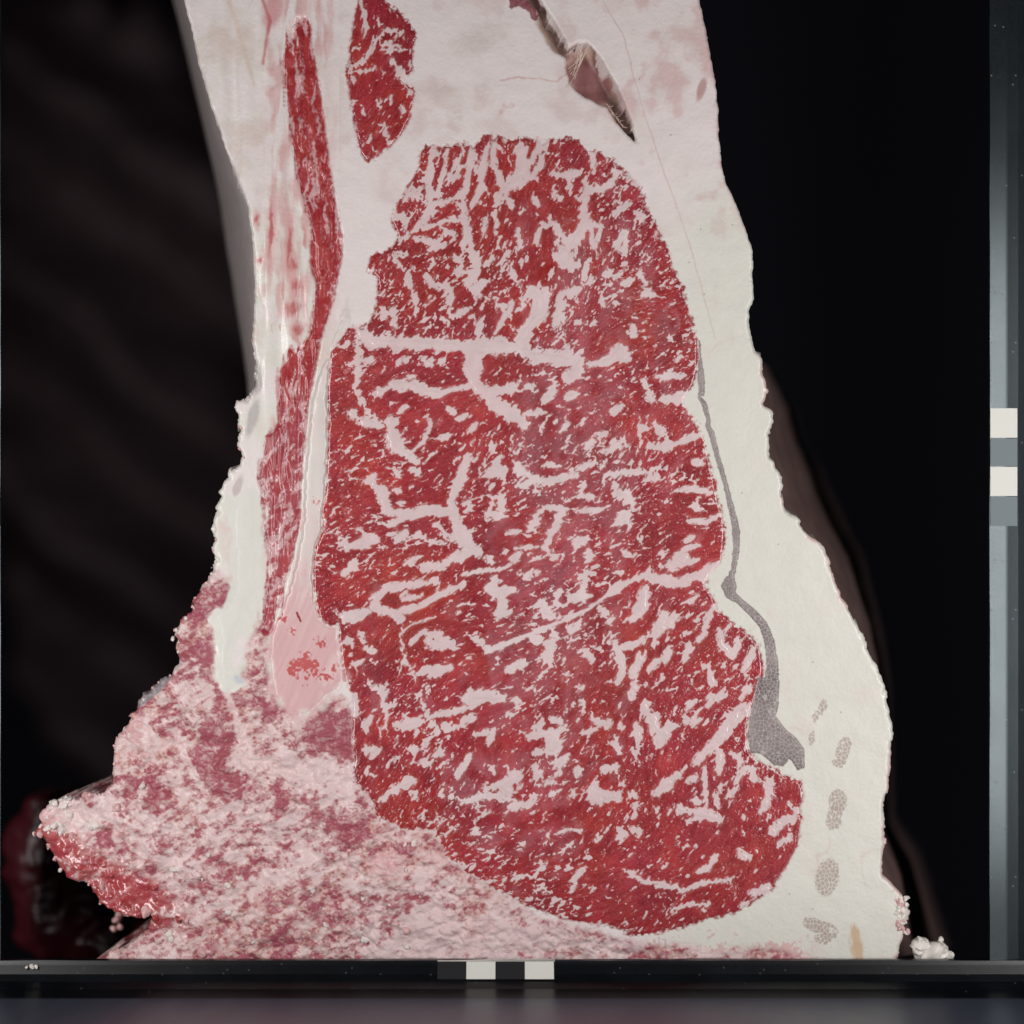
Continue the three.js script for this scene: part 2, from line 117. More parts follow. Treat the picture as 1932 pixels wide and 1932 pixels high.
F(54, [355, 160, 310, 172, 260, 240, 200, 322, 140, 382, 80, 442]); F(44, [182, 350, 212, 420, 200, 505]); F(54, [-10, 720, 80, 740, 150, 752, 205, 772]); F(36, [55, 235, 75, 185]); F(26, [0, 192, 60, 232]); F(34, [140, 135, 162, 78]); F(26, [270, 402, 322, 442]); F(36, [55, 660, 95, 672]); F(24, [180, 640, 202, 702]); F(34, [250, 645, 305, 598]); F(50, [545, 790, 622, 760]); F(54, [515, 835, 545, 800]); F(26, [600, 690, 642, 722, 622, 785]); F(34, [80, 1072, 150, 1042, 182, 988]); F(44, [315, 958, 365, 992]); F(22, [-10, 1182, 120, 1132, 275, 1110]); F(54, [400, 1192, 475, 1170]); F(40, [492, 560, 472, 680, 440, 732]); F(40, [560, 900, 600, 880]); F(26, [330, 520, 300, 570]); F(26, [380, 480, 410, 560]); F(40, [30, 560, 70, 540]); F(20, [0, 1260, 150, 1250]); F(30, [60, 100, 20, 150]); F(30, [360, 30, 330, 90]); F(36, [230, 40, 200, 100]); F(24, [120, 480, 130, 700]);

// ---------------------------------------------------------------- distance fields on a coarse grid
const G0 = -64, GS = 4, GN = 516;
function polyField(poly) {
  const n = poly.length / 2, f = new Float32Array(GN * GN);
  for (let j = 0; j < GN; j++) for (let i = 0; i < GN; i++) {
    const x = G0 + i * GS, y = G0 + j * GS; let d = 1e9, inside = false;
    for (let k = 0, m = n - 1; k < n; m = k++) {
      const ax = poly[2 * m], ay = poly[2 * m + 1], bx = poly[2 * k], by = poly[2 * k + 1], ex = bx - ax, ey = by - ay;
      const t = clamp(((x - ax) * ex + (y - ay) * ey) / (ex * ex + ey * ey || 1)), qx = ax + ex * t - x, qy = ay + ey * t - y, q = qx * qx + qy * qy;
      if (q < d) d = q;
      if ((ay > y) !== (by > y) && x < ex * (y - ay) / ey + ax) inside = !inside;
    }
    d = Math.sqrt(d); f[j * GN + i] = inside ? -d : d;
  }
  return f;
}
function read(f, u, v) {
  let x = clamp((u - G0) / GS, 0, GN - 1.001), y = clamp((v - G0) / GS, 0, GN - 1.001); const i = x | 0, j = y | 0, o = j * GN + i; x -= i; y -= j;
  return (f[o] * (1 - x) + f[o + 1] * x) * (1 - y) + (f[o + GN] * (1 - x) + f[o + GN + 1] * x) * y;
}
const D = {};
for (const k in P) D[k] = polyField(P[k]);
{ const f = D.grey;                                              // join the band to its wide lower end
  for (let j = 0; j < GN; j++) for (let i = 0; i < GN; i++) {
    const x = G0 + i * GS, y = G0 + j * GS; if (x < 1240 || x > 1540 || y < 600) continue;
    for (let k = 0; k + 1 < greyWide.length; k++) {
      const ax = greyBand[2 * k], ay = greyBand[2 * k + 1], ex = greyBand[2 * k + 2] - ax, ey = greyBand[2 * k + 3] - ay, t = clamp(((x - ax) * ex + (y - ay) * ey) / (ex * ex + ey * ey));
      f[j * GN + i] = Math.min(f[j * GN + i], Math.hypot(ax + ex * t - x, ay + ey * t - y) - lerp(greyWide[k], greyWide[k + 1], t) / 2 * (k > 17 ? 0.68 : 0.85));
    }
  } }
// fibre direction of the lean, degrees above the horizontal
const bend = [[0, 70], [270, 74], [450, 68], [600, 50], [750, 45], [900, 36], [1000, 26], [1150, 26], [1250, 36], [1350, 43], [1500, 47], [1650, 30], [2000, 20]];
function fibre(u, v) {
  let k = 0; while (k < bend.length - 2 && bend[k + 1][0] < v) k++;
  let a = lerp(bend[k][1], bend[k + 1][1], clamp((v - bend[k][0]) / (bend[k + 1][0] - bend[k][0])));
  a += 17 * sst(1150, 1280, u) * sst(1080, 1180, v) - 25 * sst(1080, 1250, u) * (1 - sst(560, 700, v)) + 26 * vn(u / 120, v / 120, 5);
  return a * Math.PI / 180;
}

// ---------------------------------------------------------------- the fat of the lean: traced seams and scattered flecks, on the pixels of the map
const N = 2048, W0 = -20, WS = 1972 / N;                           // map pixel -> drawing units
const fatF = new Float32Array(N * N);
const PX = u => (u - W0) / WS;
for (const s of seams) {                                            // seams: distance to a line of changing width
  const p = s.p, n = p.length / 2, r0 = s.w / 2; let lo = 1e9, hi = -1e9, lv = 1e9, hv = -1e9;
  for (let k = 0; k < n; k++) { lo = Math.min(lo, p[2 * k]); hi = Math.max(hi, p[2 * k]); lv = Math.min(lv, p[2 * k + 1]); hv = Math.max(hv, p[2 * k + 1]); }
  s.lo = lo - r0 - 2; s.hi = hi + r0 + 2; s.lv = lv - r0 - 2; s.hv = hv + r0 + 2;
  s.far = (u, v) => { let d = 1e9; for (let k = 0; k + 1 < n; k++) { const ax = p[2 * k], ay = p[2 * k + 1], ex = p[2 * k + 2] - ax, ey = p[2 * k + 3] - ay, t = clamp(((u - ax) * ex + (v - ay) * ey) / (ex * ex + ey * ey)), g = (k + t) / (n - 1), q = Math.hypot(ax + ex * t - u, ay + ey * t - v) - r0 * (0.62 + 0.28 * Math.sin(Math.PI * clamp(g, 0.05, 0.95)) + 0.3 * vn(g * n * 2.1, r0, 3)); if (q < d) d = q; } return d; };
  const m = 9;
  for (let j = Math.max(0, PX(lv - r0 - m) | 0); j < Math.min(N, PX(hv + r0 + m)); j++) for (let i = Math.max(0, PX(lo - r0 - m) | 0); i < Math.min(N, PX(hi + r0 + m)); i++) {
    const d = s.far(W0 + i * WS, W0 + j * WS), f = d < -3 ? 2.6 : d < 8 ? 1 - d * 0.13 * Math.min(1, 0.55 + 6 / s.w) : 0;
    if (f > fatF[j * N + i]) fatF[j * N + i] = f;
  }
}
const seamOnly = Float32Array.from(fatF);
const leanD = (u, v) => Math.min(read(D.whole, u, v), read(D.oval, u, v));
for (let v = -10; v < 1780; v += 6) for (let u = 580; u < 1530; u += 6) {   // flecks: elongated spots laid along the fibre
  const pu = u + rnd() * 6, pv = v + rnd() * 6, k1 = rnd(), k2 = rnd(), k3 = rnd(), k4 = rnd();
  if (leanD(pu, pv) > 2) continue;
  const inOval = read(D.oval, pu, pv) < 0, q = Math.max(0, seamOnly[(PX(pv) | 0) * N + (PX(pu) | 0)]);
  const fine = sst(1080, 1200, pu) * (1 - sst(680, 800, pv));
  let dens = 0.33 + 0.06 * (1 - sst(600, 680, pv)) + 0.34 * fbm(pu / 130, pv / 130, 21, 2) + 0.08 * fine - (q > 0.2 ? 0.25 : 0);
  if (inOval) dens = 0.2;
  dens -= 0.2 * Math.exp(-(((pu - 720) / 90) ** 2 + ((pv - 1440) / 90) ** 2)) + 0.22 * Math.exp(-(((pu - 860) / 110) ** 2 + ((pv - 1190) / 40) ** 2)) + 0.16 * Math.exp(-(((pu - 1010) / 60) ** 2 + ((pv - 520) / 40) ** 2));
  if (k1 > dens) continue;
  const big = k2 * k2 * k2, L = lerp(2.6, 10.5, big) * (1 - 0.25 * fine), B = lerp(1.15, 4.2, big) * lerp(0.7, 1.3, k3), a = fibre(pu, pv) + (k4 - 0.5) * 2.0, ca = Math.cos(a), sa = -Math.sin(a), R = L * 2.1, w = lerp(0.72, 1.25, k3);
  for (let j = Math.max(0, PX(pv - R) | 0); j < Math.min(N, PX(pv + R)); j++) for (let i = Math.max(0, PX(pu - R) | 0); i < Math.min(N, PX(pu + R)); i++) {
    const x = W0 + i * WS - pu, y = W0 + j * WS - pv, p = (x * ca + y * sa) / L, o = (y * ca - x * sa) / B, e = p * p + o * o;
    if (e < 5) fatF[j * N + i] += w * Math.exp(-e);
  }
}

const along = (u, v, ca, sa, f, s, n) => { let r = 0; for (let k = 0; k < n; k++) { const t = (k - (n - 1) / 2) * 2.2; r += vn((u + ca * t) * f, (v - sa * t) * f, s); } return r / Math.sqrt(n); };
// ---------------------------------------------------------------- colour and relief of the cut face
const colour = new Uint8Array(N * N * 4), relief = new Uint8Array(N * N * 4), gloss = new Uint8Array(N * N * 4);
const enc = new Uint8Array(4097); for (let i = 0; i <= 4096; i++) { const c = i / 4096; enc[i] = Math.round(255 * (c < 0.0031308 ? 12.92 * c : 1.055 * c ** (1 / 2.4) - 0.055)); }
const c = [0, 0, 0];
const mix = (r, g, b, t) => { if (t <= 0) return; c[0] += (r - c[0]) * t; c[1] += (g - c[1]) * t; c[2] += (b - c[2]) * t; };
const lineD = (u, v, p) => { let d = 1e9; for (let k = 0; k + 3 < p.length; k += 2) { const ex = p[k + 2] - p[k], ey = p[k + 3] - p[k + 1], t = clamp(((u - p[k]) * ex + (v - p[k + 1]) * ey) / (ex * ex + ey * ey)); d = Math.min(d, Math.hypot(p[k] + ex * t - u, p[k + 1] + ey * t - v)); } return d; };
const blob = (u, v, x, y, a, b, r = 0) => { const cx = Math.cos(r), sx = Math.sin(r), dx = u - x, dy = v - y, p = (dx * cx + dy * sx) / a, q = (dy * cx - dx * sx) / b; return Math.sqrt(p * p + q * q); };
const capLine = [1137, 0, 1177, 67, 1210, 200, 1244, 300, 1288, 422, 1308, 483, 1328, 560, 1350, 640];
const arcLine = [944, 150, 980, 145, 1050, 153, 1070, 140];
const lobes = [[1552, 1335, 7, 16, 0.35], [1540, 1352, 6, 13, 0.3], [1532, 1392, 6, 16, 0.1], [1591, 1415, 14, 26, 0.2], [1583, 1439, 13, 9, 0], [1580, 1512, 17, 23, 0.1], [1574, 1542, 15, 26, 0.2], [1561, 1655, 22, 36, 0.25], [1535, 1745, 20, 13, 0.3], [1562, 1755, 22, 14, 0.5], [1552, 1772, 16, 10, 0]];
const redSpots = [[553, 500, 9, 16], [560, 540, 12, 16], [550, 580, 14, 14], [562, 622, 11, 14], [484, 415, 5, 12], [490, 494, 8, 6], [512, 440, 4, 60], [545, 470, 5, 40]];
const tD = [], half = t => clamp(0.5 - t);
for (let j = 0; j < N; j++) for (let i = 0; i < N; i++) {
  const o = j * N + i, u = W0 + (i + 0.5) * WS, v = W0 + (j + 0.5) * WS;
  const dBody = read(D.body, u, v); let hgt = 0.42, rough = 0.5, coat = 0.25;
  if (dBody > 14) { colour[o * 4] = 215; colour[o * 4 + 1] = 205; colour[o * 4 + 2] = 200; colour[o * 4 + 3] = 255; relief[o * 4] = relief[o * 4 + 1] = relief[o * 4 + 2] = 107; relief[o * 4 + 3] = 255; gloss[o * 4] = 0; gloss[o * 4 + 1] = gloss[o * 4 + 2] = 140; gloss[o * 4 + 3] = 255; continue; }
  const n1 = fbm(u / 90, v / 90, 31), n2 = fbm(u / 22, v / 22, 41), n3 = vn(u / 4.2, v / 4.2, 51), n4 = vn(u / 1.9, v / 1.9, 61);
  // body fat: pinkish above, cream patches stand in for its overexposed zones
  c[0] = 0.81; c[1] = 0.735; c[2] = 0.715;
  const cream = sst(-0.35, 0.35, (v - 420 + (u - 1250) * 0.6) / 260 + 0.35 * n1) * sst(1180, 1330, u + 20 * n2);
  mix(0.735, 0.725, 0.65, Math.max(cream, u < 640 ? sst(-0.3, 0.3, 0.15 + n1 + 0.6 * n2 - (v < 420 ? 0.35 : 0) - (v > 1080 ? 0.15 : 0)) * sst(640, 600, u + 10 * n2) : 0));
  if (v < 460 && u > 640) {
    mix(0.62, 0.54, 0.50, 0.55 * sst(0.1, 0.75, 1 - blob(u, v, 900, 75, 85, 45, -0.15) + 0.5 * n2));
    mix(0.68, 0.60, 0.54, 0.45 * sst(-0.1, 0.6, 0.75 - blob(u, v, 850, 190, 70, 60) + 0.7 * n2));
    mix(0.60, 0.42, 0.41, 0.35 * sst(0.15, 0.6, n1 + 0.4 * n2));
    mix(0.62, 0.28, 0.28, 0.6 * sst(0.2, 0.5, 0.75 - blob(u, v, 950, 200, 26, 22) + 0.8 * n2) * (0.6 + 0.4 * n3));
    mix(0.55, 0.25, 0.25, 0.45 * sst(2.8, 0.3, lineD(u + 3 * n2, v + 4 * n2, arcLine) + 0.8 * n3));
  }
  if (u > 1120) {
    mix(0.55, 0.30, 0.24, 0.42 * sst(2.6, 0.6, lineD(u + 2 * n2, v, capLine) + 0.8 * n1 + 0.5));
    mix(0.68, 0.44, 0.43, 0.5 * sst(0.1, 0.5, n1 * 0.7 + n2 * 0.6 - 0.15 + 0.5 * sst(26, 0, -dBody)) * (1 - sst(380, 470, v)));
    mix(0.45, 0.22, 0.21, 0.75 * sst(1.15, 0.6, blob(u, v, 1323, 170, 9, 26, 0.3) + 0.25 * n2));
    for (const l of lobes) { const b = blob(u + 2 * n3, v + 2 * n3, ...l); if (b < 1.2) { const w = worley(u / 7, v / 8, 71); mix(0.43, 0.345, 0.30, 0.85 * sst(1.08, 0.9, b + 0.12 * n2) * sst(0.03, 0.2, w[1] - w[0])); } }
    mix(0.76, 0.66, 0.60, 0.35 * sst(0.2, 0.7, fbm(u / 46, v / 60, 78, 4))); mix(0.66, 0.46, 0.42, 0.3 * sst(0.06, 0.0, Math.abs(fbm(u / 80, v / 120, 79, 3))) * sst(0.1, 0.5, n1));
    const p = worley(u / 90, v / 90, 77); if (v > 100 && p[2] > 0.55) mix(0.30, 0.24, 0.20, 0.7 * sst(0.024, 0.01, p[0]));
    if (v > 1740) mix(0.66, 0.38, 0.37, 0.8 * sst(0.0, 0.5, n2 + 0.5 * n3 + (v - 1785) / 60) * (1 - sst(1500, 1560, u)));
    mix(0.70, 0.45, 0.43, 0.7 * sst(-10, -2, dBody + 4 * n2) * sst(0, 0.4, n1 + 0.3) * sst(620, 700, v));
  }
  // pale fat at the left with red threads
  if (u < 660 && v < 1100) {
    const lz = sst(650, 606, u + 12 * n2); mix(0.72, 0.52, 0.50, 0.5 * lz * sst(0, 0.45, n1 + 0.3 * n2)); mix(0.68, 0.40, 0.39, 0.8 * lz * sst(-0.3, 0.4, fbm((u + 5 * n2) / 12, v / 70, 84) + 0.2 * n2) * sst(488, 512, u + 8 * n2) * sst(640, 560, v));
    const th = vn((u + 9 * n1 + 4 * n2) / 8, v / 90, 81); mix(0.60, 0.24, 0.23, 0.75 * lz * sst(0.58, 0.85, th + 0.25 * n2) * sst(495, 520, u) * sst(300, 360, v));
    for (const r of redSpots) { const b0 = blob(u + 7 * n2, v + 9 * n1 + 5 * n2, ...r) + 0.45 * n2 + 0.25 * vn(u / 3, v / 9, 83); mix(0.68, 0.36, 0.35, 0.6 * sst(2.1, 0.9, b0)); mix(0.48, 0.09, 0.085, 0.8 * sst(1.2, 0.3, b0)); };
    mix(0.66, 0.34, 0.35, 0.8 * sst(1.2, 0.5, blob(u, v, 514, 18, 20, 40, 0.2) + 0.3 * n2)); mix(0.52, 0.10, 0.12, 0.75 * sst(6, 0, lineD(u, v, [492, -10, 510, 40, 504, 66, 496, 120]) + 3 * n2));
    mix(0.72, 0.58, 0.48, 0.7 * sst(7, 1, lineD(u, v, [428, -10, 448, 50, 465, 110, 480, 160]) + 3 * n2));
    mix(0.42, 0.38, 0.37, 0.8 * sst(4, -2, blob(u, v, 482, 720, 12, 34, 0.15) * 10 - 9 + 4 * n2)); mix(0.45, 0.41, 0.40, 0.75 * sst(4, -2, blob(u, v, 478, 785, 10, 36, 0.25) * 10 - 9 + 4 * n2)); mix(0.50, 0.43, 0.41, 0.75 * sst(4, -2, blob(u, v, 450, 915, 8, 22, 0.35) * 10 - 9 + 4 * n2));
  }
  // fraying boundary of the lean: slide along the fibre by noise
  const fa = fibre(u, v), ca = Math.cos(fa), sa = Math.sin(fa), sl = 5 * vn(u / 6, v / 6, 91) + 2 * vn(u / 2.8, v / 2.8, 92), wu = u + ca * sl, wv = v - sa * sl;
  const dl = leanD(wu, wv), inLean = sst(3.6, -3.6, dl + 3 * n2 + 1.5 * n3);
  if (inLean > 0) {
    const iu = clamp(PX(wu) | 0, 0, N - 1), iv = clamp(PX(wv) | 0, 0, N - 1), ff = fatF[iv * N + iu];
    const comb = along(u, v, ca, sa, 0.36, 104, 6), hair = along(u, v, ca, sa, 0.5, 105, 4);
    const fat = sst(0.60, 1.04, ff + 0.06 * n3 + 0.24 * comb * sst(0.15, 0.6, ff)), near = sst(0.12, 0.75, ff) * (1 - fat);
    const kind = fbm(u / 60, v / 60, 101);
    const deep = 1 + 0.22 * fbm(u / 34, v / 34, 107) + 0.16 * n1; let r = (0.355 + 0.05 * kind) * deep, g = (0.034 + 0.008 * n1) * deep, b = (0.041 + 0.012 * fbm(u / 110, v / 110, 108)) * deep;
    const streak = along(u, v, ca, sa, 0.3, 103, 7);
    r *= 1 + 0.13 * streak + 0.06 * n4; g *= 1 + 0.25 * streak; b *= 1 + 0.22 * streak;
    const orange = 0.55 * near + 0.3 * sst(0.2, 0.6, kind + 0.3 * n2);
    r += 0.07 * orange; g += 0.020 * orange; b -= 0.004 * orange;
    const spark = Math.max(sst(0.72, 0.95, n3 * 0.6 + n4 * 0.55) * 0.30, 0.4 * sst(0.8, 1.2, hair + 0.25 * kind + 0.25 * near), 0.12 * near);           // loose pale fibre ends
    r = lerp(r, 0.60, spark); g = lerp(g, 0.30, spark); b = lerp(b, 0.30, spark);
    const blood = sst(1.1, 0.5, blob(u, v, 1035, 520, 28, 26) + 0.4 * n2); r = lerp(r, 0.33, blood * 0.8); g = lerp(g, 0.014, blood); b = lerp(b, 0.010, blood);
    const k = 1 + 0.05 * n2;
    { const rosy = 0.5 + 0.5 * n1; r = lerp(r, 0.74 * k, fat); g = lerp(g, lerp(0.62, 0.54, rosy) * k, fat); b = lerp(b, lerp(0.61, 0.545, rosy) * k, fat); }
    coat = lerp(coat, lerp(0.85, 0.6, fat), inLean); mix(r, g, b, inLean); rough = lerp(0.26, 0.40, fat) + 0.05 * n2; hgt = lerp(0.40 + 0.09 * streak + 0.09 * n4, 0.56 + 0.05 * n3, fat) + 0.04 * n2;
  } else hgt = 0.5 + 0.15 * n2 + 0.05 * fbm(u / 9, v / 14, 55) + 0.05 * n3 + 0.02 * n4;
  // rough trimmed flesh, lower left
  const dr = read(D.rough, u, v), inR = sst(10, -10, dr + 14 * n2) * (1 - inLean);
  if (inR > 0) {
    const w = worley(u / 15 + 0.9 * n2 + 0.3 * n3, v / 13 + 0.9 * n1 + 0.5 * n2, 111), gr = fbm((u + 0.6 * v) / 5.5, (v - 0.4 * u) / 3.6, 112, 3), cl = fbm(u / 11, v / 9, 118, 3);
    const torn = fbm((u * 0.5 + v * 0.87) / 7, (v * 0.5 - u * 0.87) / 26 + 0.6 * n1, 119, 3);
    let meat = 0.24 + 0.7 * n1 + 0.75 * n2 + 0.65 * cl + 0.42 * gr + 0.5 * torn;
    meat += 0.75 * sst(1.3, 0.5, blob(u, v, 400, 1405, 40, 90, 0.25)) + 0.8 * sst(1.3, 0.5, blob(u, v, 425, 1480, 50, 30, 0.5)) + 1.1 * sst(1.3, 0.4, blob(u, v, 625, 1385, 55, 55)) + 0.6 * sst(1.3, 0.5, blob(u, v, 395, 1130, 45, 40)) + 0.6 * sst(1.3, 0.5, blob(u, v, 370, 1235, 40, 50)) + 0.5 * sst(1.3, 0.5, blob(u, v, 280, 1500, 50, 40)) + 0.5 * sst(1.3, 0.5, blob(u, v, 520, 1300, 50, 60)) + 0.5 * sst(1.3, 0.5, blob(u, v, 540, 1520, 60, 24)) + 0.6 * sst(1.3, 0.5, blob(u, v, 740, 1700, 90, 14)) + 0.5 * sst(1.3, 0.6, blob(u, v, 650, 1540, 60, 70)) + 0.5 * sst(1.3, 0.5, blob(u, v, 240, 1690, 70, 40));
    meat -= 0.7 * sst(1.3, 0.5, blob(u, v, 560, 1450, 110, 22, 0.1)) + 0.8 * sst(1.3, 0.5, blob(u, v, 640, 1480, 20, 60, -0.5)) + 0.9 * sst(1.3, 0.5, blob(u, v, 120, 1535, 55, 35)) + 0.6 * sst(1.3, 0.5, blob(u, v, 740, 1630, 110, 30)) + 0.6 * sst(1.3, 0.5, blob(u, v, 900, 1760, 90, 40)) + 0.7 * sst(10, 2, lineD(u, v, [330, 1380, 345, 1420, 385, 1490])) + 0.5 * sst(1.2, 0.5, blob(u, v, 250, 1390, 40, 60, 0.6)) + 0.7 * sst(9, 2, lineD(u, v, [425, 1300, 445, 1350, 455, 1400]));
    const m = sst(-0.15, 0.8, meat + 0.12 * n3 + 0.1 * n4), fr = sst(0.55, 0.9, w[2] + 0.4 * cl) * sst(0.02, 0.3, w[1] - w[0]);
    let r = lerp(0.75, 0.33, m), g = lerp(0.57, 0.085, m), b = lerp(0.56, 0.105, m); r += 0.04 * m;
    const purple = sst(-0.3, 0.4, n1) * m * 0.5; b = lerp(b, 0.14, purple);
    const pinkish = 0.75 * sst(-0.1, 0.7, n1 + 0.6 * cl) * (1 - m); r = lerp(r, 0.66, pinkish); g = lerp(g, 0.33, pinkish); b = lerp(b, 0.34, pinkish);
    const q = 0.5 * fr * (1 - 0.4 * m) + 0.5 * sst(0.3, 0.9, 0.5 * gr - 0.6 * cl - 0.6 * torn); r = lerp(r, 0.78, q); g = lerp(g, 0.65, q); b = lerp(b, 0.63, q);
    const wet = sst(1.25, 0.7, Math.min(blob(u, v, 205, 1682, 150, 58, 0.42), blob(u, v, 95, 1590, 60, 34, 0.5)) + 0.4 * n2 + 0.3 * cl) * sst(-0.2, 0.5, meat + 0.35); r = lerp(r, 0.42, wet * 0.8); g = lerp(g, 0.045, wet * 0.8); b = lerp(b, 0.05, wet * 0.8);
    coat = lerp(coat, 0.10 + 0.6 * wet, inR); mix(r, g, b, inR); rough = lerp(rough, 0.5 - 0.2 * wet, inR); mix(0.22, 0.21, 0.23, 0.85 * sst(1.15, 0.85, blob(u, v, 286, 1302, 54, 13, -0.74) + 0.2 * n2)); hgt = lerp(hgt, 0.45 + 0.08 * fr + 0.16 * gr + 0.25 * cl + 0.2 * torn - 0.12 * m, inR);
  }
  // long fibrous muscle at the left
  const ds = read(D.strip, u, v) + (8 * n2 + 9 * vn(u / 6, v / 60, 128)) * sst(600, 560, u + 40 * sst(700, 760, v)) + 1.5 * n3, inS = sst(3, -6, ds);
  if (inS > 0) {
    const low = sst(720, 830, v), fi = vn((u + 5 * n2) / 4, v / 34, 121), wis = lerp(fbm(u / 8 + n2, v / 46 + n1, 122), fbm((u + 0.4 * v) / 12 + n2, v / 17 + n1, 125), low);
    const f = sst(lerp(0.08, 0.02, low), lerp(0.5, 0.42, low), wis + 0.15 * n3 + 0.25 * sst(-14, 0, ds) - (v > 440 && v < 640 ? 0.25 : 0));
    let r = 0.385 + 0.05 * fi, g = 0.032 + 0.012 * fi + 0.02 * low, b = 0.036 + 0.006 * fi + 0.03 * low;
    r = lerp(r, 0.70, f * lerp(0.8, 0.75, low)); g = lerp(g, 0.46, f * 0.78); b = lerp(b, 0.47, f * 0.78);
    mix(r, g, b, inS); rough = 0.4; coat = lerp(coat, 0.35, inS); hgt = lerp(hgt, 0.45 + 0.2 * fi + 0.1 * n3 + 0.15 * f, inS);
  }
  // tendon strip that widens into the pink end of a bone
  const dt = read(D.tendon, u, v) + 2 * vn(u / 9, v / 9, 325), inT = sst(lerp(2, 12, sst(1130, 1300, v)), lerp(-1.5, -16, sst(1130, 1300, v)), dt + 18 * n2 * sst(1150, 1300, v));
  if (inT > 0) {
    const pk = sst(960, 1200, v + 70 * n1 + 30 * n2); let r = lerp(0.75, 0.72, pk), g = lerp(0.69, 0.45, pk), b = lerp(0.645, 0.455, pk);
    const tf = vn((u + 0.45 * (v - 1100) * sst(1000, 1200, v) + 3 * n2) / 5, v / 60, 127), tp = sst(0.15, 0.6, n1 + 0.7 * n2 + 0.3 * tf); r = lerp(r, 0.78, 0.5 * tp); g = lerp(g, 0.60, 0.5 * tp); b = lerp(b, 0.58, 0.5 * tp); r *= 1 + 0.04 * tf; g *= 1 + 0.07 * tf; b *= 1 + 0.06 * tf;
    const s2 = sst(0.35, 0.65, n2 + 0.4 * n3 + 0.3 * n1 - 0.10 + 0.1 * sst(1180, 1260, v) + 0.5 * sst(1.4, 0.5, blob(u, v, 575, 1265, 32, 30)) + 0.45 * sst(1.4, 0.4, blob(u, v, 556, 1215, 6, 26)) + 0.5 * sst(1.4, 0.5, blob(u, v, 605, 1206, 13, 20)) - (v < 1150 ? 0.35 : 0)); r = lerp(r, 0.55, s2); g = lerp(g, 0.10, s2); b = lerp(b, 0.10, s2);
    mix(r, g, b, inT); rough = 0.42; hgt = lerp(hgt, 0.5 + 0.06 * n2 + 0.03 * n3, inT);
    mix(0.30, 0.02, 0.02, sst(3, 1, lineD(u + n3, v, [561, 1156, 563, 1163, 567, 1172])));
  }
  const dw = read(D.white, u, v) + 4 * vn(u / 10, v / 10, 326) + 5 * vn(u / 26, v / 26, 328), inW = sst(7, 0, dw);
  if (inW > 0) { mix(0.73, 0.725, 0.66, inW); mix(0.52, 0.54, 0.62, inW * 0.8 * sst(1.3, 0.6, blob(u, v, 452, 1278, 12, 12) + 0.3 * n2)); hgt = lerp(hgt, 0.5 + 0.05 * n2, inW); }
  const dv = read(D.veinflesh, u + 2 * n3, v + 2 * n2); mix(0.30 + 0.05 * n2, 0.10 + 0.05 * n3, 0.115 + 0.05 * n3, sst(1.5, -1.5, dv));
  // grey membrane of small cells beside the cap
  const dg = read(D.grey, u + 1.5 * n3 + 1.5 * n2, v + 1.5 * n3), inG = sst(1.2, -1.0, dg);
  if (inG > 0) { const z = sst(1380, 1425, u), w = worley(u / lerp(4.6, 7.5, z), v / lerp(4.2, 7, z), 131), e = sst(0.02, 0.18, w[1] - w[0]), k = 0.85 + 0.3 * w[2] + 0.45 * fbm(u / 40, v / 40, 133) + 0.3 * sst(-14, 2, dg); mix(lerp(0.46, 0.205 * k, e), lerp(0.41, 0.165 * k, e), lerp(0.40, 0.16 * k, e), inG * 0.95); hgt = lerp(hgt, 0.4 + 0.1 * e, inG); }
  mix(0.60, 0.36, 0.17, 0.7 * sst(3, -8, read(D.amber, u, v) + 5 * n2 + 3 * vn(u / 3, v / 16, 134)));
  const k = 1 + 0.025 * n2 + 0.012 * n3;
  for (let q = 0; q < 3; q++) { colour[o * 4 + q] = enc[clamp(c[q] * k, 0, 1) * 4096 | 0]; relief[o * 4 + q] = clamp(hgt) * 255; }
  gloss[o * 4] = coat * 255; gloss[o * 4 + 1] = clamp(rough, 0.2, 0.9) * 255;
  colour[o * 4 + 3] = relief[o * 4 + 3] = gloss[o * 4 + 3] = 255;
}
function map(data, srgb) {
  const t = new THREE.DataTexture(data, N, N, THREE.RGBAFormat);
  t.magFilter = THREE.LinearFilter; t.minFilter = THREE.LinearMipmapLinearFilter; t.generateMipmaps = true; if (srgb) t.colorSpace = THREE.SRGBColorSpace; t.needsUpdate = true; return t;
}
const colourMap = map(colour, true), reliefMap = map(relief), glossMap = map(gloss);
const flesh = new THREE.MeshPhysicalMaterial({ map: colourMap, bumpMap: reliefMap, bumpScale: 0.0004, roughnessMap: glossMap, roughness: 1, clearcoat: 1, clearcoatMap: glossMap, clearcoatRoughness: 0.13 });
flesh.name = 'cut_beef';
const plain = (name, r, g, b, rough, extra = {}) => { const m = new THREE.MeshPhysicalMaterial({ color: new THREE.Color().setRGB(r, g, b), roughness: rough, ...extra }); m.name = name; return m; };

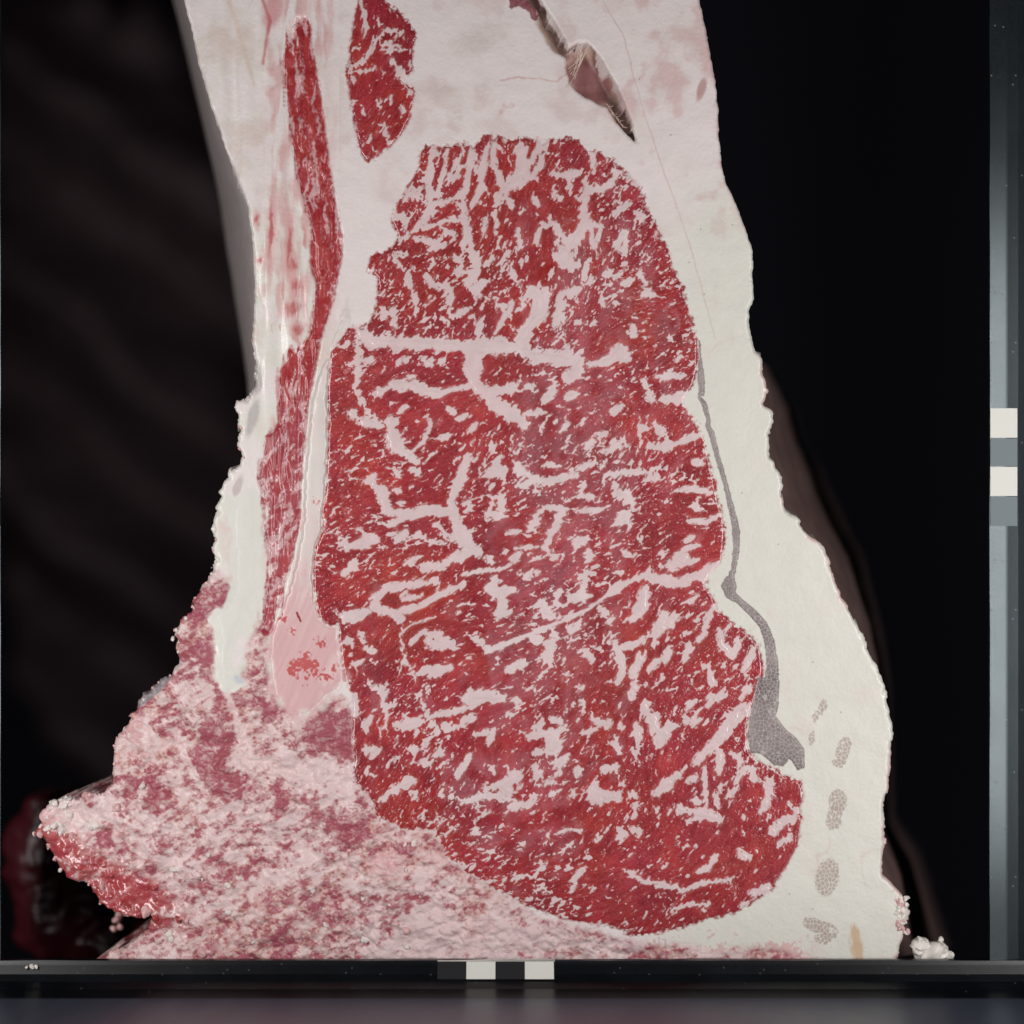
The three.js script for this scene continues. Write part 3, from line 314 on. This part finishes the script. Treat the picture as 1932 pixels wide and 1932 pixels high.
// ---------------------------------------------------------------- building parts of the cut: the face inside an outline, and the wall that runs back from it
function add(o, parent = scene) { o.traverse(q => { if (q.isMesh) q.castShadow = q.receiveShadow = true; }); parent.add(o); return o; }
function mesh(name, geo, mat, parent) { const m = new THREE.Mesh(geo, mat); m.name = name; return add(m, parent); }
function tag(o, label, category, extra = {}) { o.userData = { label, category, ...extra }; return o; }
function slab(name, parent, sd, zf, box, step, depth, mat, zbase = 0, tint = null) {
  const k = (ZC - zbase) / ZC, [u0, v0, u1, v1] = box, nx = Math.ceil((u1 - u0) / step) + 1, ny = Math.ceil((v1 - v0) / step) + 1;
  const f = new Float32Array(nx * ny); for (let j = 0; j < ny; j++) for (let i = 0; i < nx; i++) f[j * nx + i] = sd(u0 + i * step, v0 + j * step);
  const pos = [], uv = [], idx = [], own = new Int32Array(nx * ny).fill(-1), cut = new Map(), rim = [];
  const vert = (u, v, d) => { pos.push(X(u) * k, Y(v) * k, zbase + zf(u, v, d)); uv.push((u - W0) / 1972, (v - W0) / 1972); return pos.length / 3 - 1; };
  const corner = a => own[a] < 0 ? own[a] = vert(u0 + a % nx * step, v0 + (a / nx | 0) * step, f[a]) : own[a];
  const cross = (a, b) => { if (a > b) [a, b] = [b, a]; const key = a * 4 + (b - a === 1 ? 0 : b - a === nx ? 1 : b - a === nx + 1 ? 2 : 3); let q = cut.get(key); if (q === undefined) { const t = f[a] / (f[a] - f[b]); q = vert(u0 + lerp(a % nx, b % nx, t) * step, v0 + lerp(a / nx | 0, b / nx | 0, t) * step, 0); cut.set(key, q); } return q; };
  const tri = (a, b, c2) => {
    const s = [a, b, c2], ins = s.map(q => f[q] < 0), n = ins[0] + ins[1] + ins[2];
    if (n === 0) return; if (n === 3) { idx.push(corner(a), corner(b), corner(c2)); return; }
    let r = 0; while (ins[r] === (n === 2) ) r++;                  // r: the odd one out
    const p = s[r], q = s[(r + 1) % 3], t = s[(r + 2) % 3], pq = cross(p, q), pt = cross(p, t);
    if (n === 1) { idx.push(corner(p), pq, pt); rim.push([pq, pt]); } else { const Q = corner(q), T = corner(t); idx.push(pq, Q, T, pq, T, pt); rim.push([pt, pq]); }
  };
  for (let j = 0; j + 1 < ny; j++) for (let i = 0; i + 1 < nx; i++) { const a = j * nx + i; tri(a, a + nx, a + nx + 1); tri(a, a + nx + 1, a + 1); }
  const g = new THREE.BufferGeometry(); g.setAttribute('position', new THREE.Float32BufferAttribute(pos, 3)); g.setIndex(idx); g.computeVertexNormals();
  const nor = Array.from(g.attributes.normal.array);
  if (depth) {                                                     // the wall behind the rim
    const rings = depth > 0.02 ? 10 : 1, deep = depth > 0.02 ? 1 : 0, back = new Map();
    const wall = (q, k) => {                                       // ring k of the wall: it narrows towards the back and is uneven like torn flesh
      const key = q * 16 + k; let w = back.get(key); if (w !== undefined) return w;
      const t = k / rings, u = uv[2 * q] * 1972 + W0, v = uv[2 * q + 1] * 1972 + W0, n = deep * (k > 0) * (0.0011 * vn(u / 14, v / 14 + k * 0.9, 251) + 0.0006 * vn(u / 5, v / 5 + k * 1.7, 252)), f = 1 - deep * 0.13 * t;
      pos.push(pos[3 * q] * f + n, pos[3 * q + 1] * (1 - deep * 0.06 * t) + n, pos[3 * q + 2] - depth * t);
      uv.push(uv[2 * q] + deep * (0.5 - uv[2 * q]) * 0.35 * t, uv[2 * q + 1] + deep * (0.5 - uv[2 * q + 1]) * 0.25 * t); nor.push(0, 0, 0);
      w = pos.length / 3 - 1; back.set(key, w); return w;
    };
    for (const [a, b] of rim) for (let r = 0; r < rings; r++) {
      const q = [wall(a, r), wall(b, r), wall(a, r + 1), wall(b, r + 1)];
      for (const [i, j, k] of [[q[0], q[2], q[1]], [q[1], q[2], q[3]]]) {
        idx.push(i, j, k);
        const e = [0, 1, 2].map(m => pos[3 * j + m] - pos[3 * i + m]), f = [0, 1, 2].map(m => pos[3 * k + m] - pos[3 * i + m]);
        const c3 = [e[1] * f[2] - e[2] * f[1], e[2] * f[0] - e[0] * f[2], e[0] * f[1] - e[1] * f[0]];
        for (const w of [i, j, k]) for (let m = 0; m < 3; m++) nor[3 * w + m] += c3[m];
      }
    }
    for (const w of back.values()) { const l = Math.hypot(nor[3 * w], nor[3 * w + 1], nor[3 * w + 2]) || 1; for (let m = 0; m < 3; m++) nor[3 * w + m] /= l; }
  }
  const out = new THREE.BufferGeometry();
  out.setAttribute('position', new THREE.Float32BufferAttribute(pos, 3)); out.setAttribute('normal', new THREE.Float32BufferAttribute(nor, 3)); out.setAttribute('uv', new THREE.Float32BufferAttribute(uv, 2));
  if (tint) { const col = []; for (let q = 0; q < pos.length / 3; q++) col.push(...tint(uv[2 * q] * 1972 + W0, uv[2 * q + 1] * 1972 + W0)); out.setAttribute('color', new THREE.Float32BufferAttribute(col, 3)); }
  out.setIndex(idx);
  return mesh(name, out, mat, parent);
}
const ground = (u, v) => {                                          // relief that all parts of the face share
  let z = 0.0004 * fbm(u / 260, v / 260, 201, 2) + 0.00014 * fbm(u / 46, v / 46, 205, 2);
  const r = sst(12, -40, read(D.rough, u, v)) * sst(0, 14, read(D.whole, u, v));
  if (r > 0) { const w = worley(u / 34 + 0.4 * vn(u / 20, v / 20, 8), v / 28, 211); z += r * (0.0019 * fbm(u / 70, v / 70, 221, 4) + 0.0008 * (0.5 - w[0]) + 0.0009 * (0.45 - worley(u / 14 + 0.5 * vn(u / 9, v / 9, 9), v / 12, 213)[0]) * sst(-0.3, 0.4, fbm(u / 60, v / 60, 214)) + 0.0005 * fbm(u / 19, v / 16, 231, 3)); }
  if (u < 660 && v < 900) z += 0.0007 * sst(660, 560, u) * sst(890, 700, v) * fbm(u / 22, v / 170, 245, 2) - 0.0012 * sst(430, 360, u + 0.25 * (380 - v)) * sst(400, 300, v);
  const s = sst(2, -10, read(D.strip, u, v)); if (s > 0) z += s * (-0.0007 + 0.0004 * vn(u / 11, v / 60, 241) + 0.0003 * vn(u / 7, v / 18, 242));
  return z;
};
const edge = (d, r) => d > -r ? -r * S * (1 - Math.sqrt(Math.max(0, 1 - (1 + d / r) ** 2))) : 0;
const muscles = ['whole', 'oval'];

const beef = new THREE.Group(); beef.name = 'beef_carcass'; scene.add(beef);
tag(beef, 'large marbled red beef rib-eye cut face with thick cream fat, standing in the black frame', 'beef cut');
const rag = (u, v) => { const s = sst(620, 760, v) * (u > 1000 ? 0.6 : 1); return (1.2 + 3.2 * s) * vn(u / 9, v / 9, 301) + (0.6 + 1.8 * s) * vn(u / 4, v / 4, 302) + 3 * s * (u < 700 ? 1 : 0.3) * vn(u / 22, v / 22, 303); };
slab('outer_fat', beef, (u, v) => Math.max(read(D.body, u, v) + rag(u, v), -(read(D.pocket, u, v) + 1.2 * vn(u / 8, v / 8, 311))), (u, v, d) => {
  let m = 1e9; for (const q of muscles) m = Math.min(m, read(D[q], u, v));
  m = Math.min(m, read(D.tendon, u, v));
  return ground(u, v) + edge(Math.max(d, -40), v > 600 ? 9 : 6) - 0.0024 * sst(-5, -16, m);
}, [330, -24, 1740, 1850].map((q, i) => i ? q : 40), 3, 0.04, flesh);
slab('rib_eye_muscle', beef, (u, v) => Math.max(read(D.eye, u, v) - 4, read(D.whole, u, v) - 0.8) + 2.5 * vn(u / 7, v / 7, 321), (u, v, d) => ground(u, v) + 0.00008 + edge(Math.max(read(D.whole, u, v), -30), 4), [560, 600, 1540, 1790], 3, 0.003, flesh);
slab('cap_muscle', beef, (u, v) => read(D.spinalis, u, v) - 5 + 2.5 * vn(u / 7, v / 7, 322), (u, v, d) => ground(u, v) + 0.00011 + edge(Math.max(read(D.whole, u, v), -30), 4), [660, 230, 1340, 720], 3, 0.003, flesh).userData.label = 'upper muscle of the cut with vertical white streaks';
slab('oval_muscle', beef, (u, v) => read(D.oval, u, v) - 0.5 + 1.5 * vn(u / 8, v / 8, 323), (u, v, d) => ground(u, v) + 0.0002 + edge(Math.max(d, -30), 6), [640, -24, 800, 320], 2.5, 0.003, flesh).userData.label = 'small separate oval of darker red lean above the main muscle';
slab('side_muscle', beef, (u, v) => read(D.strip, u, v) + 4 + 2 * vn(u / 8, v / 12, 324), (u, v, d) => ground(u, v) + 0.0003 + edge(Math.max(d, -30), 4), [470, 10, 670, 1220], 2.5, 0.003, flesh).userData.label = 'long fibrous red strip of muscle along the left';
slab('tendon', beef, (u, v) => read(D.tendon, u, v) + 2 * vn(u / 9, v / 9, 325), (u, v, d) => ground(u, v) + 0.0005 * sst(1230, 1050, v) * sst(560, 740, v) + 0.00008 + edge(Math.max(d, -30), 9) * 0.7, [490, 540, 680, 1370], 2.5, 0.004, flesh).userData.label = 'white tendon strip ending in a pink knob';
slab('fat_strip', beef, (u, v) => read(D.white, u, v) + 10 + 3 * vn(u / 10, v / 10, 326), (u, v, d) => ground(u, v) + 0.00006 + edge(Math.max(d, -30), 8) * 0.06, [380, 900, 510, 1320], 2.5, 0.004, flesh).userData.label = 'smooth white strip of fat left of the fibrous muscle';
slab('membrane', beef, (u, v) => read(D.grey, u, v) + 1.2 * vn(u / 4, v / 4, 327), (u, v, d) => ground(u, v) + 0.0002 + edge(Math.max(d, -20), 3), [1290, 630, 1540, 1470], 2.5, 0.002, flesh).userData.label = 'thin grey membrane of small cells between lean and outer fat';

// larger fat seams stand a little proud of the lean: touching seams are one piece
{
  const use = seams.filter(s => s.w > 9 && s.p[0] > 640 && s.p[1] > 240), root = use.map((_, i) => i), find = i => root[i] === i ? i : root[i] = find(root[i]);
  for (let i = 0; i < use.length; i++) for (let j = 0; j < i; j++) {
    const a = use[i], b = use[j]; if (a.lo > b.hi || b.lo > a.hi || a.lv > b.hv || b.lv > a.hv) continue;
    let near = 1e9; for (let k = 0; k + 1 < a.p.length; k += 2) near = Math.min(near, b.far(a.p[k], a.p[k + 1]) - a.w / 2); for (let k = 0; k + 1 < b.p.length; k += 2) near = Math.min(near, a.far(b.p[k], b.p[k + 1]) - b.w / 2);
    if (near < 3) root[find(i)] = find(j);
  }
  for (let i = 0; i < use.length; i++) if (find(i) === i) {
    const set = use.filter((_, q) => find(q) === i), box = [Math.min(...set.map(s => s.lo)), Math.min(...set.map(s => s.lv)), Math.max(...set.map(s => s.hi)), Math.max(...set.map(s => s.hv))];
    slab('fat_seam', beef, (u, v) => { let d = 1e9; for (const s of set) if (u > s.lo && u < s.hi && v > s.lv && v < s.hv) d = Math.min(d, s.far(u, v)); const a = Math.min(60, d) + 3.5 + 2 * vn(u / 5, v / 5, 331); return Math.max(a, leanD(u, v) + 3); }, (u, v, d) => ground(u, v) + 0.00014 + edge(Math.max(d, -12), 5) * 0.22, box, 2.5, 0.0006, flesh);
  }
}

// the pocket in the upper fat: a lining behind the opening, with strands across it
const liningMat = new THREE.MeshPhysicalMaterial({ vertexColors: true, roughness: 0.45 });
slab('pocket_lining', beef, (u, v) => read(D.pocket, u, v) - 14, (u, v) => Math.min(-0.0006 + 0.002, 0.001 * sst(-20, 6, read(D.pocket, u, v)) - 0.0035 + 0.0025 * sst(-6, 30, (u - 1160) - (v - 190) * 0.55)) + 0.0003 * fbm(u / 20, v / 20, 341) - 0.002 * sst(2, 10, read(D.pocket, u, v)), [960, -40, 1230, 300], 2.5, 0, liningMat, -0.002, (u, v) => {
  const n = fbm(u / 16, v / 16, 345), t = sst(8, -10, blob(u, v, 1112, 152, 60, 36, 0.85) * 30 - 30 + 8 * n); return [lerp(0.58, 0.33, t) + 0.05 * n, lerp(0.41, 0.145, t) + 0.04 * n, lerp(0.34, 0.14, t) + 0.04 * n];
}).userData.label = 'brownish pink lining inside the open pocket in the fat';
const strandMat = plain('strand', 0.72, 0.56, 0.48, 0.4);
for (let k = 0; k < 22; k++) {
  const low = k > 9, t = rnd(), a = low ? [1140 + 40 * t, 192 + 55 * t] : [1070 + 20 * rnd(), 95 + 70 * rnd()], b = low ? [a[0] + 4 + 14 * rnd(), a[1] + 4 + 12 * rnd()] : [a[0] + 8 + 22 * rnd(), 82 + 20 * rnd()];
  if (!low) { a[0] = 1070 + 18 * rnd(); a[1] = 130 + 36 * rnd(); }
  const z = 0.0005; const curve = new THREE.CatmullRomCurve3([new THREE.Vector3(X(a[0]), Y(a[1]), z), new THREE.Vector3(X((a[0] + b[0]) / 2 + 2 * rnd()), Y((a[1] + b[1]) / 2 + 2 * rnd()), z - 0.0012), new THREE.Vector3(X(b[0]), Y(b[1]), z)]);
  mesh('strand', new THREE.TubeGeometry(curve, 8, (0.5 + 0.5 * rnd()) * S, 5), strandMat, beef);
}

// sides of the carcass running back from the cut
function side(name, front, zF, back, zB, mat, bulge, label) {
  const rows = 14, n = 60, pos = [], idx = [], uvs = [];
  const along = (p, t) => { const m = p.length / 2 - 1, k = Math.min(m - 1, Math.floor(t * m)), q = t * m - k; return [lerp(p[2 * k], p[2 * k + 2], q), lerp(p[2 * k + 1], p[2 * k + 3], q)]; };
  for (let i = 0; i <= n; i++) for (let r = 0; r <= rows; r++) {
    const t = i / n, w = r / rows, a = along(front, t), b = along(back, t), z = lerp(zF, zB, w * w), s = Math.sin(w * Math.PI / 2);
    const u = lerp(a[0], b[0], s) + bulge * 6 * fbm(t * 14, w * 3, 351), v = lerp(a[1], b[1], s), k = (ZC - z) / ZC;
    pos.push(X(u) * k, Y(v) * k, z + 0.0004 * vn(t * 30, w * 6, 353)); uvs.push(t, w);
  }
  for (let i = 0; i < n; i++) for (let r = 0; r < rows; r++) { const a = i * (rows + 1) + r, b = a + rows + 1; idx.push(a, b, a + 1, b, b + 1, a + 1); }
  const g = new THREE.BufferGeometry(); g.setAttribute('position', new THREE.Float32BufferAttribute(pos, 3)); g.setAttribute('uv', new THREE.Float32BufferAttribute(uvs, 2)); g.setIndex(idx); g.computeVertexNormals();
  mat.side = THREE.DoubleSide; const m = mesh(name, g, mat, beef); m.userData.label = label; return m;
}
function mottle(a, b, s, sx, sy) { const n = 128, d = new Uint8Array(n * n * 4); for (let j = 0; j < n; j++) for (let i = 0; i < n; i++) { const t = clamp(0.5 + 0.7 * fbm(i / n * sx, j / n * sy, s)); for (let q = 0; q < 3; q++) d[(j * n + i) * 4 + q] = enc[lerp(a[q], b[q], t) * 4096 | 0]; d[(j * n + i) * 4 + 3] = 255; } const t = new THREE.DataTexture(d, n, n, THREE.RGBAFormat); t.magFilter = THREE.LinearFilter; t.colorSpace = THREE.SRGBColorSpace; t.needsUpdate = true; return t; }
side('carcass_side', [352, -40, 355, 0, 380, 115, 436, 300, 472, 386, 480, 450, 484, 520, 486, 600, 484, 690, 478, 752], -0.004, [318, -40, 327, 0, 352, 100, 398, 300, 417, 386, 425, 450, 437, 520, 450, 600, 462, 680, 470, 758], -0.05, new THREE.MeshPhysicalMaterial({ map: mottle([0.26, 0.23, 0.225], [0.31, 0.265, 0.26], 361, 40, 40), roughness: 0.55 }), 0.3, 'dull grey fat side running back from the cut, upper left, some of its shade in the colour');  // low grey colour carries part of this side's shade
side('carcass_flank', [1416, 676, 1422, 720, 1418, 765, 1428, 830, 1443, 890, 1456, 950, 1498, 1010, 1538, 1070, 1568, 1140, 1618, 1240, 1643, 1300, 1650, 1400, 1643, 1520, 1638, 1600, 1658, 1700, 1668, 1810], -0.008, [1450, 690, 1475, 735, 1497, 775, 1512, 835, 1540, 880, 1562, 930, 1588, 985, 1622, 1045, 1634, 1085, 1648, 1140, 1664, 1215, 1678, 1290, 1680, 1400, 1682, 1540, 1728, 1608, 1790, 1790], -0.16, new THREE.MeshPhysicalMaterial({ map: mottle([0.10, 0.06, 0.055], [0.15, 0.095, 0.085], 371, 30, 20), roughness: 0.6 }), 1, 'outer flank running back behind the cream fat, its weak light put into the dark brown');  // dark brown holds the falloff of light on the receding fat

// crumbs of fat along the ragged edge
const crumbGeo = [0, 1, 2, 3].map(k => { const g = new THREE.IcosahedronGeometry(1, 3), p = g.attributes.position; for (let i = 0; i < p.count; i++) { const x = p.getX(i), y = p.getY(i), z = p.getZ(i), s = 1 + 0.75 * fbm(x * 1.3 + 7 * k, y * 1.3 + z * 1.3, 401 + k) + 0.16 * vn(x * 5, y * 5 + z * 4, 411); p.setXYZ(i, x * s, y * s * 0.8, z * s * 0.7); } return toCreasedNormals(g, 1.2); });
const crumbMat = [plain('pale_fat', 0.78, 0.70, 0.66, 0.45), plain('pink_fat', 0.70, 0.42, 0.41, 0.4), plain('wet_red', 0.40, 0.06, 0.06, 0.3), plain('cream_fat', 0.80, 0.76, 0.70, 0.45)];
function crumb(u, v, r, m, z = 0.001, parent = beef) { const o = mesh('fat_crumb', crumbGeo[rnd() * 4 | 0], crumbMat[m], parent); o.position.set(X(u), Y(v), z); o.rotation.set(rnd() * 6, rnd() * 6, rnd() * 6); o.scale.setScalar(r * S); return o; }
for (let k = 0, tries = 0; k < 70 && tries < 3000; tries++) {
  const u = 60 + 330 * rnd(), v = 1470 + 340 * rnd(), d = read(D.body, u, v); if (d > 4 || d < -70 || rnd() > 1.1 + d / 90) continue;
  const wet = blob(u, v, 215, 1690, 120, 50, 0.35) < 1.1, white = blob(u, v, 120, 1540, 60, 40) < 1;
  crumb(u, v, 4 + 9 * rnd() ** 2, white ? 0 : wet ? (rnd() < 0.5 ? 2 : 1) : (rnd() < 0.7 ? 1 : 0), ground(u, v) + edge(Math.max(d, -40), 9) - 0.0003); k++;
}
for (let k = 3; k < bodyLeft.length / 2 - 10; k++) if (bodyLeft[2 * k + 1] > 640 && rnd() < 0.8) crumb(bodyLeft[2 * k] + 3, bodyLeft[2 * k + 1] + 4 * rnd(), 2.5 + 4 * rnd(), rnd() < 0.5 ? 1 : 0, -0.0007);
for (let k = 0; k < 30; k++) crumb(1690 + 25 * rnd(), 1690 + 70 * rnd(), 3 + 4 * rnd(), rnd() < 0.6 ? 3 : 1, 0);
for (let k = 0; k < 40; k++) { const u = 300 + 520 * rnd(), v = 1560 + 245 * rnd(); crumb(u, v, 3 + 7 * rnd() ** 2, rnd() < 0.5 ? 0 : 1, ground(u, v) - 0.0001); }

// wet red flesh further back at the lower left, low light kept in its deep colour
slab('hanging_flesh', beef, (u, v) => Math.min(blob(u, v, 80, 1600, 75, 105, 0.1) * 60 - 60, blob(u, v, 110, 1720, 90, 95, -0.3) * 60 - 60, blob(u, v, 210, 1780, 110, 50) * 50 - 50, blob(u, v, 170, 1520, 80, 24) * 24 - 24) + 8 * vn(u / 30, v / 30, 421), (u, v, d) => 0.006 * Math.sqrt(clamp(-d / 40)) + 0.002 * fbm(u / 60, v / 60, 425), [-30, 1470, 340, 1870], 5, 0.01, plain('wet_flesh', 0.055, 0.007, 0.011, 0.35), -0.055).userData.label = 'wet red flesh hanging behind the ragged lower left edge, coloured dark for low light';

// ---------------------------------------------------------------- scraps that lie loose
function scrap(name, label, list, m) { const o = new THREE.Group(); o.name = name; o.position.set(X(list[0][0]), Y(list[0][1]), list[0][3]); for (const [u, v, r, z] of list) { const q = crumb(u, v, r, m, z, o); q.position.sub(o.position); } add(o); return tag(o, label, 'meat scrap'); }
scrap('fat_scrap', 'small pale fat scrap on the bottom frame lip, right of the carcass', [[1757, 1806, 34, -0.003], [1740, 1795, 22, -0.002], [1778, 1797, 20, -0.002], [1737, 1775, 7, -0.001], [1749, 1779, 5, -0.001], [1776, 1774, 6, -0.001], [1772, 1784, 6, -0.001], [1790, 1806, 14, -0.002]], 3);
scrap('flesh_scrap', 'small pink string of scraps hanging in the dark gap, lower left', [[196, 1742, 10, -0.02], [203, 1752, 9, -0.021], [188, 1762, 11, -0.02], [183, 1776, 9, -0.021], [191, 1784, 8, -0.02], [177, 1789, 8, -0.02]], 1);
scrap('fat_crumb_scrap', 'tiny pale crumb lying on the frame lip at the far left corner', [[72, 1812, 6, 0.0055], [80, 1813, 4, 0.0055], [62, 1814, 3, 0.0055]], 3);

// ---------------------------------------------------------------- black grading frame with its reference patches
const frame = new THREE.Group(); frame.name = 'grading_frame'; scene.add(frame);
tag(frame, 'black plastic grading frame with white and grey reference patches around the beef', 'frame');
const speck = (() => { const n = 512, d = new Uint8Array(n * n * 4), b = new Uint8Array(n * n * 4); for (let j = 0; j < n; j++) for (let i = 0; i < n; i++) { const w = worley(i / 40, j / 40, 501), m = w[2] > 0.6 ? sst(0.05, 0.02, w[0]) : 0, s = 0.06 * vn(i / 3, j / 3, 502) + 0.1 * fbm(i / 60, j / 60, 503); for (let q = 0; q < 3; q++) { d[(j * n + i) * 4 + q] = enc[clamp(0.012 * [0.8, 1, 1.2][q] * (1 + s * 3) + 0.15 * m) * 4096 | 0]; b[(j * n + i) * 4 + q] = 255 * clamp(0.29 + 0.15 * s + 0.2 * m); } d[(j * n + i) * 4 + 3] = b[(j * n + i) * 4 + 3] = 255; } const mk = (x, srgb) => { const t = new THREE.DataTexture(x, n, n, THREE.RGBAFormat); t.wrapS = t.wrapT = THREE.RepeatWrapping; t.magFilter = THREE.LinearFilter; if (srgb) t.colorSpace = THREE.SRGBColorSpace; t.needsUpdate = true; return t; }; return [mk(d, true), mk(b)]; })();
const plasticMat = new THREE.MeshPhysicalMaterial({ map: speck[0], roughnessMap: speck[1], roughness: 1, specularColor: new THREE.Color().setRGB(0.8, 0.95, 1) }); plasticMat.name = 'black_plastic';
const lipMat = new THREE.MeshPhysicalMaterial({ map: speck[0], color: new THREE.Color(0.4, 0.4, 0.45), roughnessMap: speck[1], roughness: 1.1, specularIntensity: 0.55 }), hoodMat = new THREE.MeshPhysicalMaterial({ map: mottle([0.05, 0.062, 0.09], [0.065, 0.078, 0.11], 521, 40, 8), roughness: 0.4 });
// a bar is a section (distance across, height) swept along its length
function bar(section, horizontal, from2, to, mat, name, lift = 0) {
  const pos = [], uvs = [], idx = [], n = section.length, m = 24;
  for (let k = 0; k <= m; k++) for (let i = 0; i < n; i++) {
    const [a, z0] = section[i], z = z0 + lift, s = (ZC - z0) / ZC, l = lerp(from2, to, k / m), j = (i === 1 || i === 2) && !lift ? 0.6 * vn(l / 9, i, 511) + 0.5 * vn(l / 30, i, 512) : 0;
    if (horizontal) pos.push(X(l), Y(a + j) * s, z); else pos.push(X(a + j) * s, Y(l), z);
    uvs.push((horizontal ? l : a) / 500, (horizontal ? a : l) / 500);
  }
  for (let k = 0; k < m; k++) for (let i = 0; i + 1 < n; i++) { const a = k * n + i, b = a + n; idx.push(a, b, a + 1, b, b + 1, a + 1); }
  const g = new THREE.BufferGeometry(); g.setAttribute('position', new THREE.Float32BufferAttribute(pos, 3)); g.setAttribute('uv', new THREE.Float32BufferAttribute(uvs, 2)); g.setIndex(idx);
  const o = mesh(name, toCreasedNormals(g, 0.6), mat, frame); mat.side = THREE.DoubleSide; return o;
}
const rightSec = [[1865, -0.008], [1865, 0.0026], [1867.5, 0.0036], [1876, 0.00353], [1885, 0.00346], [1895, 0.00338], [1903, 0.003335], [1912, 0.00331], [1921, 0.00334], [1932, 0.0036], [1945, 0.0046], [1965, 0.0085], [1990, 0.013], [1990, -0.008]];
const leftSec = rightSec.map(([a, z]) => [1932 - a - 64, z]);
const lowSec = [[1809, -0.008], [1809, 0.003], [1812, 0.0045], [1822, 0.0048], [1838, 0.0054], [1852, 0.0068], [1866, 0.0095], [1884, 0.0155], [1905, 0.03], [1932, 0.052], [1975, 0.09], [1975, -0.008]];
bar(rightSec, false, -60, 1814, plasticMat, 'frame_bar'); bar(leftSec, false, -60, 1814, plasticMat, 'frame_bar'); bar([...lowSec.slice(0, 8), [1884, -0.008]], true, -80, 2010, lipMat, 'frame_lip'); bar(lowSec.slice(7), true, -80, 2010, hoodMat, 'hood_wall');
const whiteMat = plain('white_patch', 0.72, 0.72, 0.66, 0.7), greyMat = plain('grey_patch', 0.15, 0.185, 0.20, 0.6), blackMat = plain('black_patch', 0.012, 0.012, 0.014, 0.4);
const cutSec = (sec, a, b) => { const f = q => { let k = 1; while (k < sec.length - 3 && (sec[k + 1][0] - q) * Math.sign(sec[3][0] - sec[2][0]) < 0) k++; const t = (q - sec[k][0]) / (sec[k + 1][0] - sec[k][0]); return [q, lerp(sec[k][1], sec[k + 1][1], clamp(t))]; }, r = []; for (let k = 0; k <= 10; k++) r.push(f(lerp(a, b, k / 10))); return r; };
for (const [v0, v1, m, nm] of [[772, 827, whiteMat, 'white_patch'], [828.5, 880, greyMat, 'grey_patch'], [881.5, 936, whiteMat, 'white_patch'], [937.5, 992, greyMat, 'grey_patch']]) { bar(cutSec(rightSec, 1868.2, 1919), false, v0, v1, m, nm, 0.00015); bar(cutSec(leftSec, -0.2, -51), false, v0, v1, m, nm, 0.00015); }
for (const [u0, u1, m, nm] of [[827, 880.5, blackMat, 'black_patch'], [881, 935, whiteMat, 'white_patch'], [935.5, 989.5, blackMat, 'black_patch'], [990, 1044, whiteMat, 'white_patch']]) bar(cutSec(lowSec, 1811, 1847), true, u0, u1, m, nm, 0.00015);
bar(cutSec(lowSec, 1808.6, 1813), true, 827, 1046, whiteMat, 'sticker_edge', 0.0003);

// ---------------------------------------------------------------- dark room behind
{ const o = new THREE.Group(); o.name = 'hanging_carcass'; scene.add(o); tag(o, 'dim brown beef carcass hanging far back in the dark, left of the cut', 'carcass');
  const ribs = (u, v) => Math.sin((v - u * 0.75) / 62 + 0.8 * fbm(u / 160, v / 160, 601));
  slab('rib_wall', o, (u, v) => Math.max(blob(u, v, 240, 760, 330, 820, -0.2) * 300 - 300, 0 - u - 200) + 26 * vn(u / 70, v / 70, 605), (u, v, d) => 0.05 * Math.sqrt(clamp(-d / 240)) + 0.03 * ribs(u, v), [-200, -100, 640, 1700], 10, 0.1, new THREE.MeshPhysicalMaterial({ vertexColors: true, roughness: 0.6 }), -0.55, (u, v) => { const t = 1 + 0.25 * vn(u / 14, v / 14, 611); return [0.12 * t, 0.08 * t, 0.09 * t]; });
}
const wall = mesh('wall', new THREE.BoxGeometry(4, 3, 0.1), plain('dark_wall', 0.11, 0.105, 0.15, 0.8)); wall.position.set(0, 0, -1.5); wall.userData.kind = 'structure';

renderer.render(scene, camera);
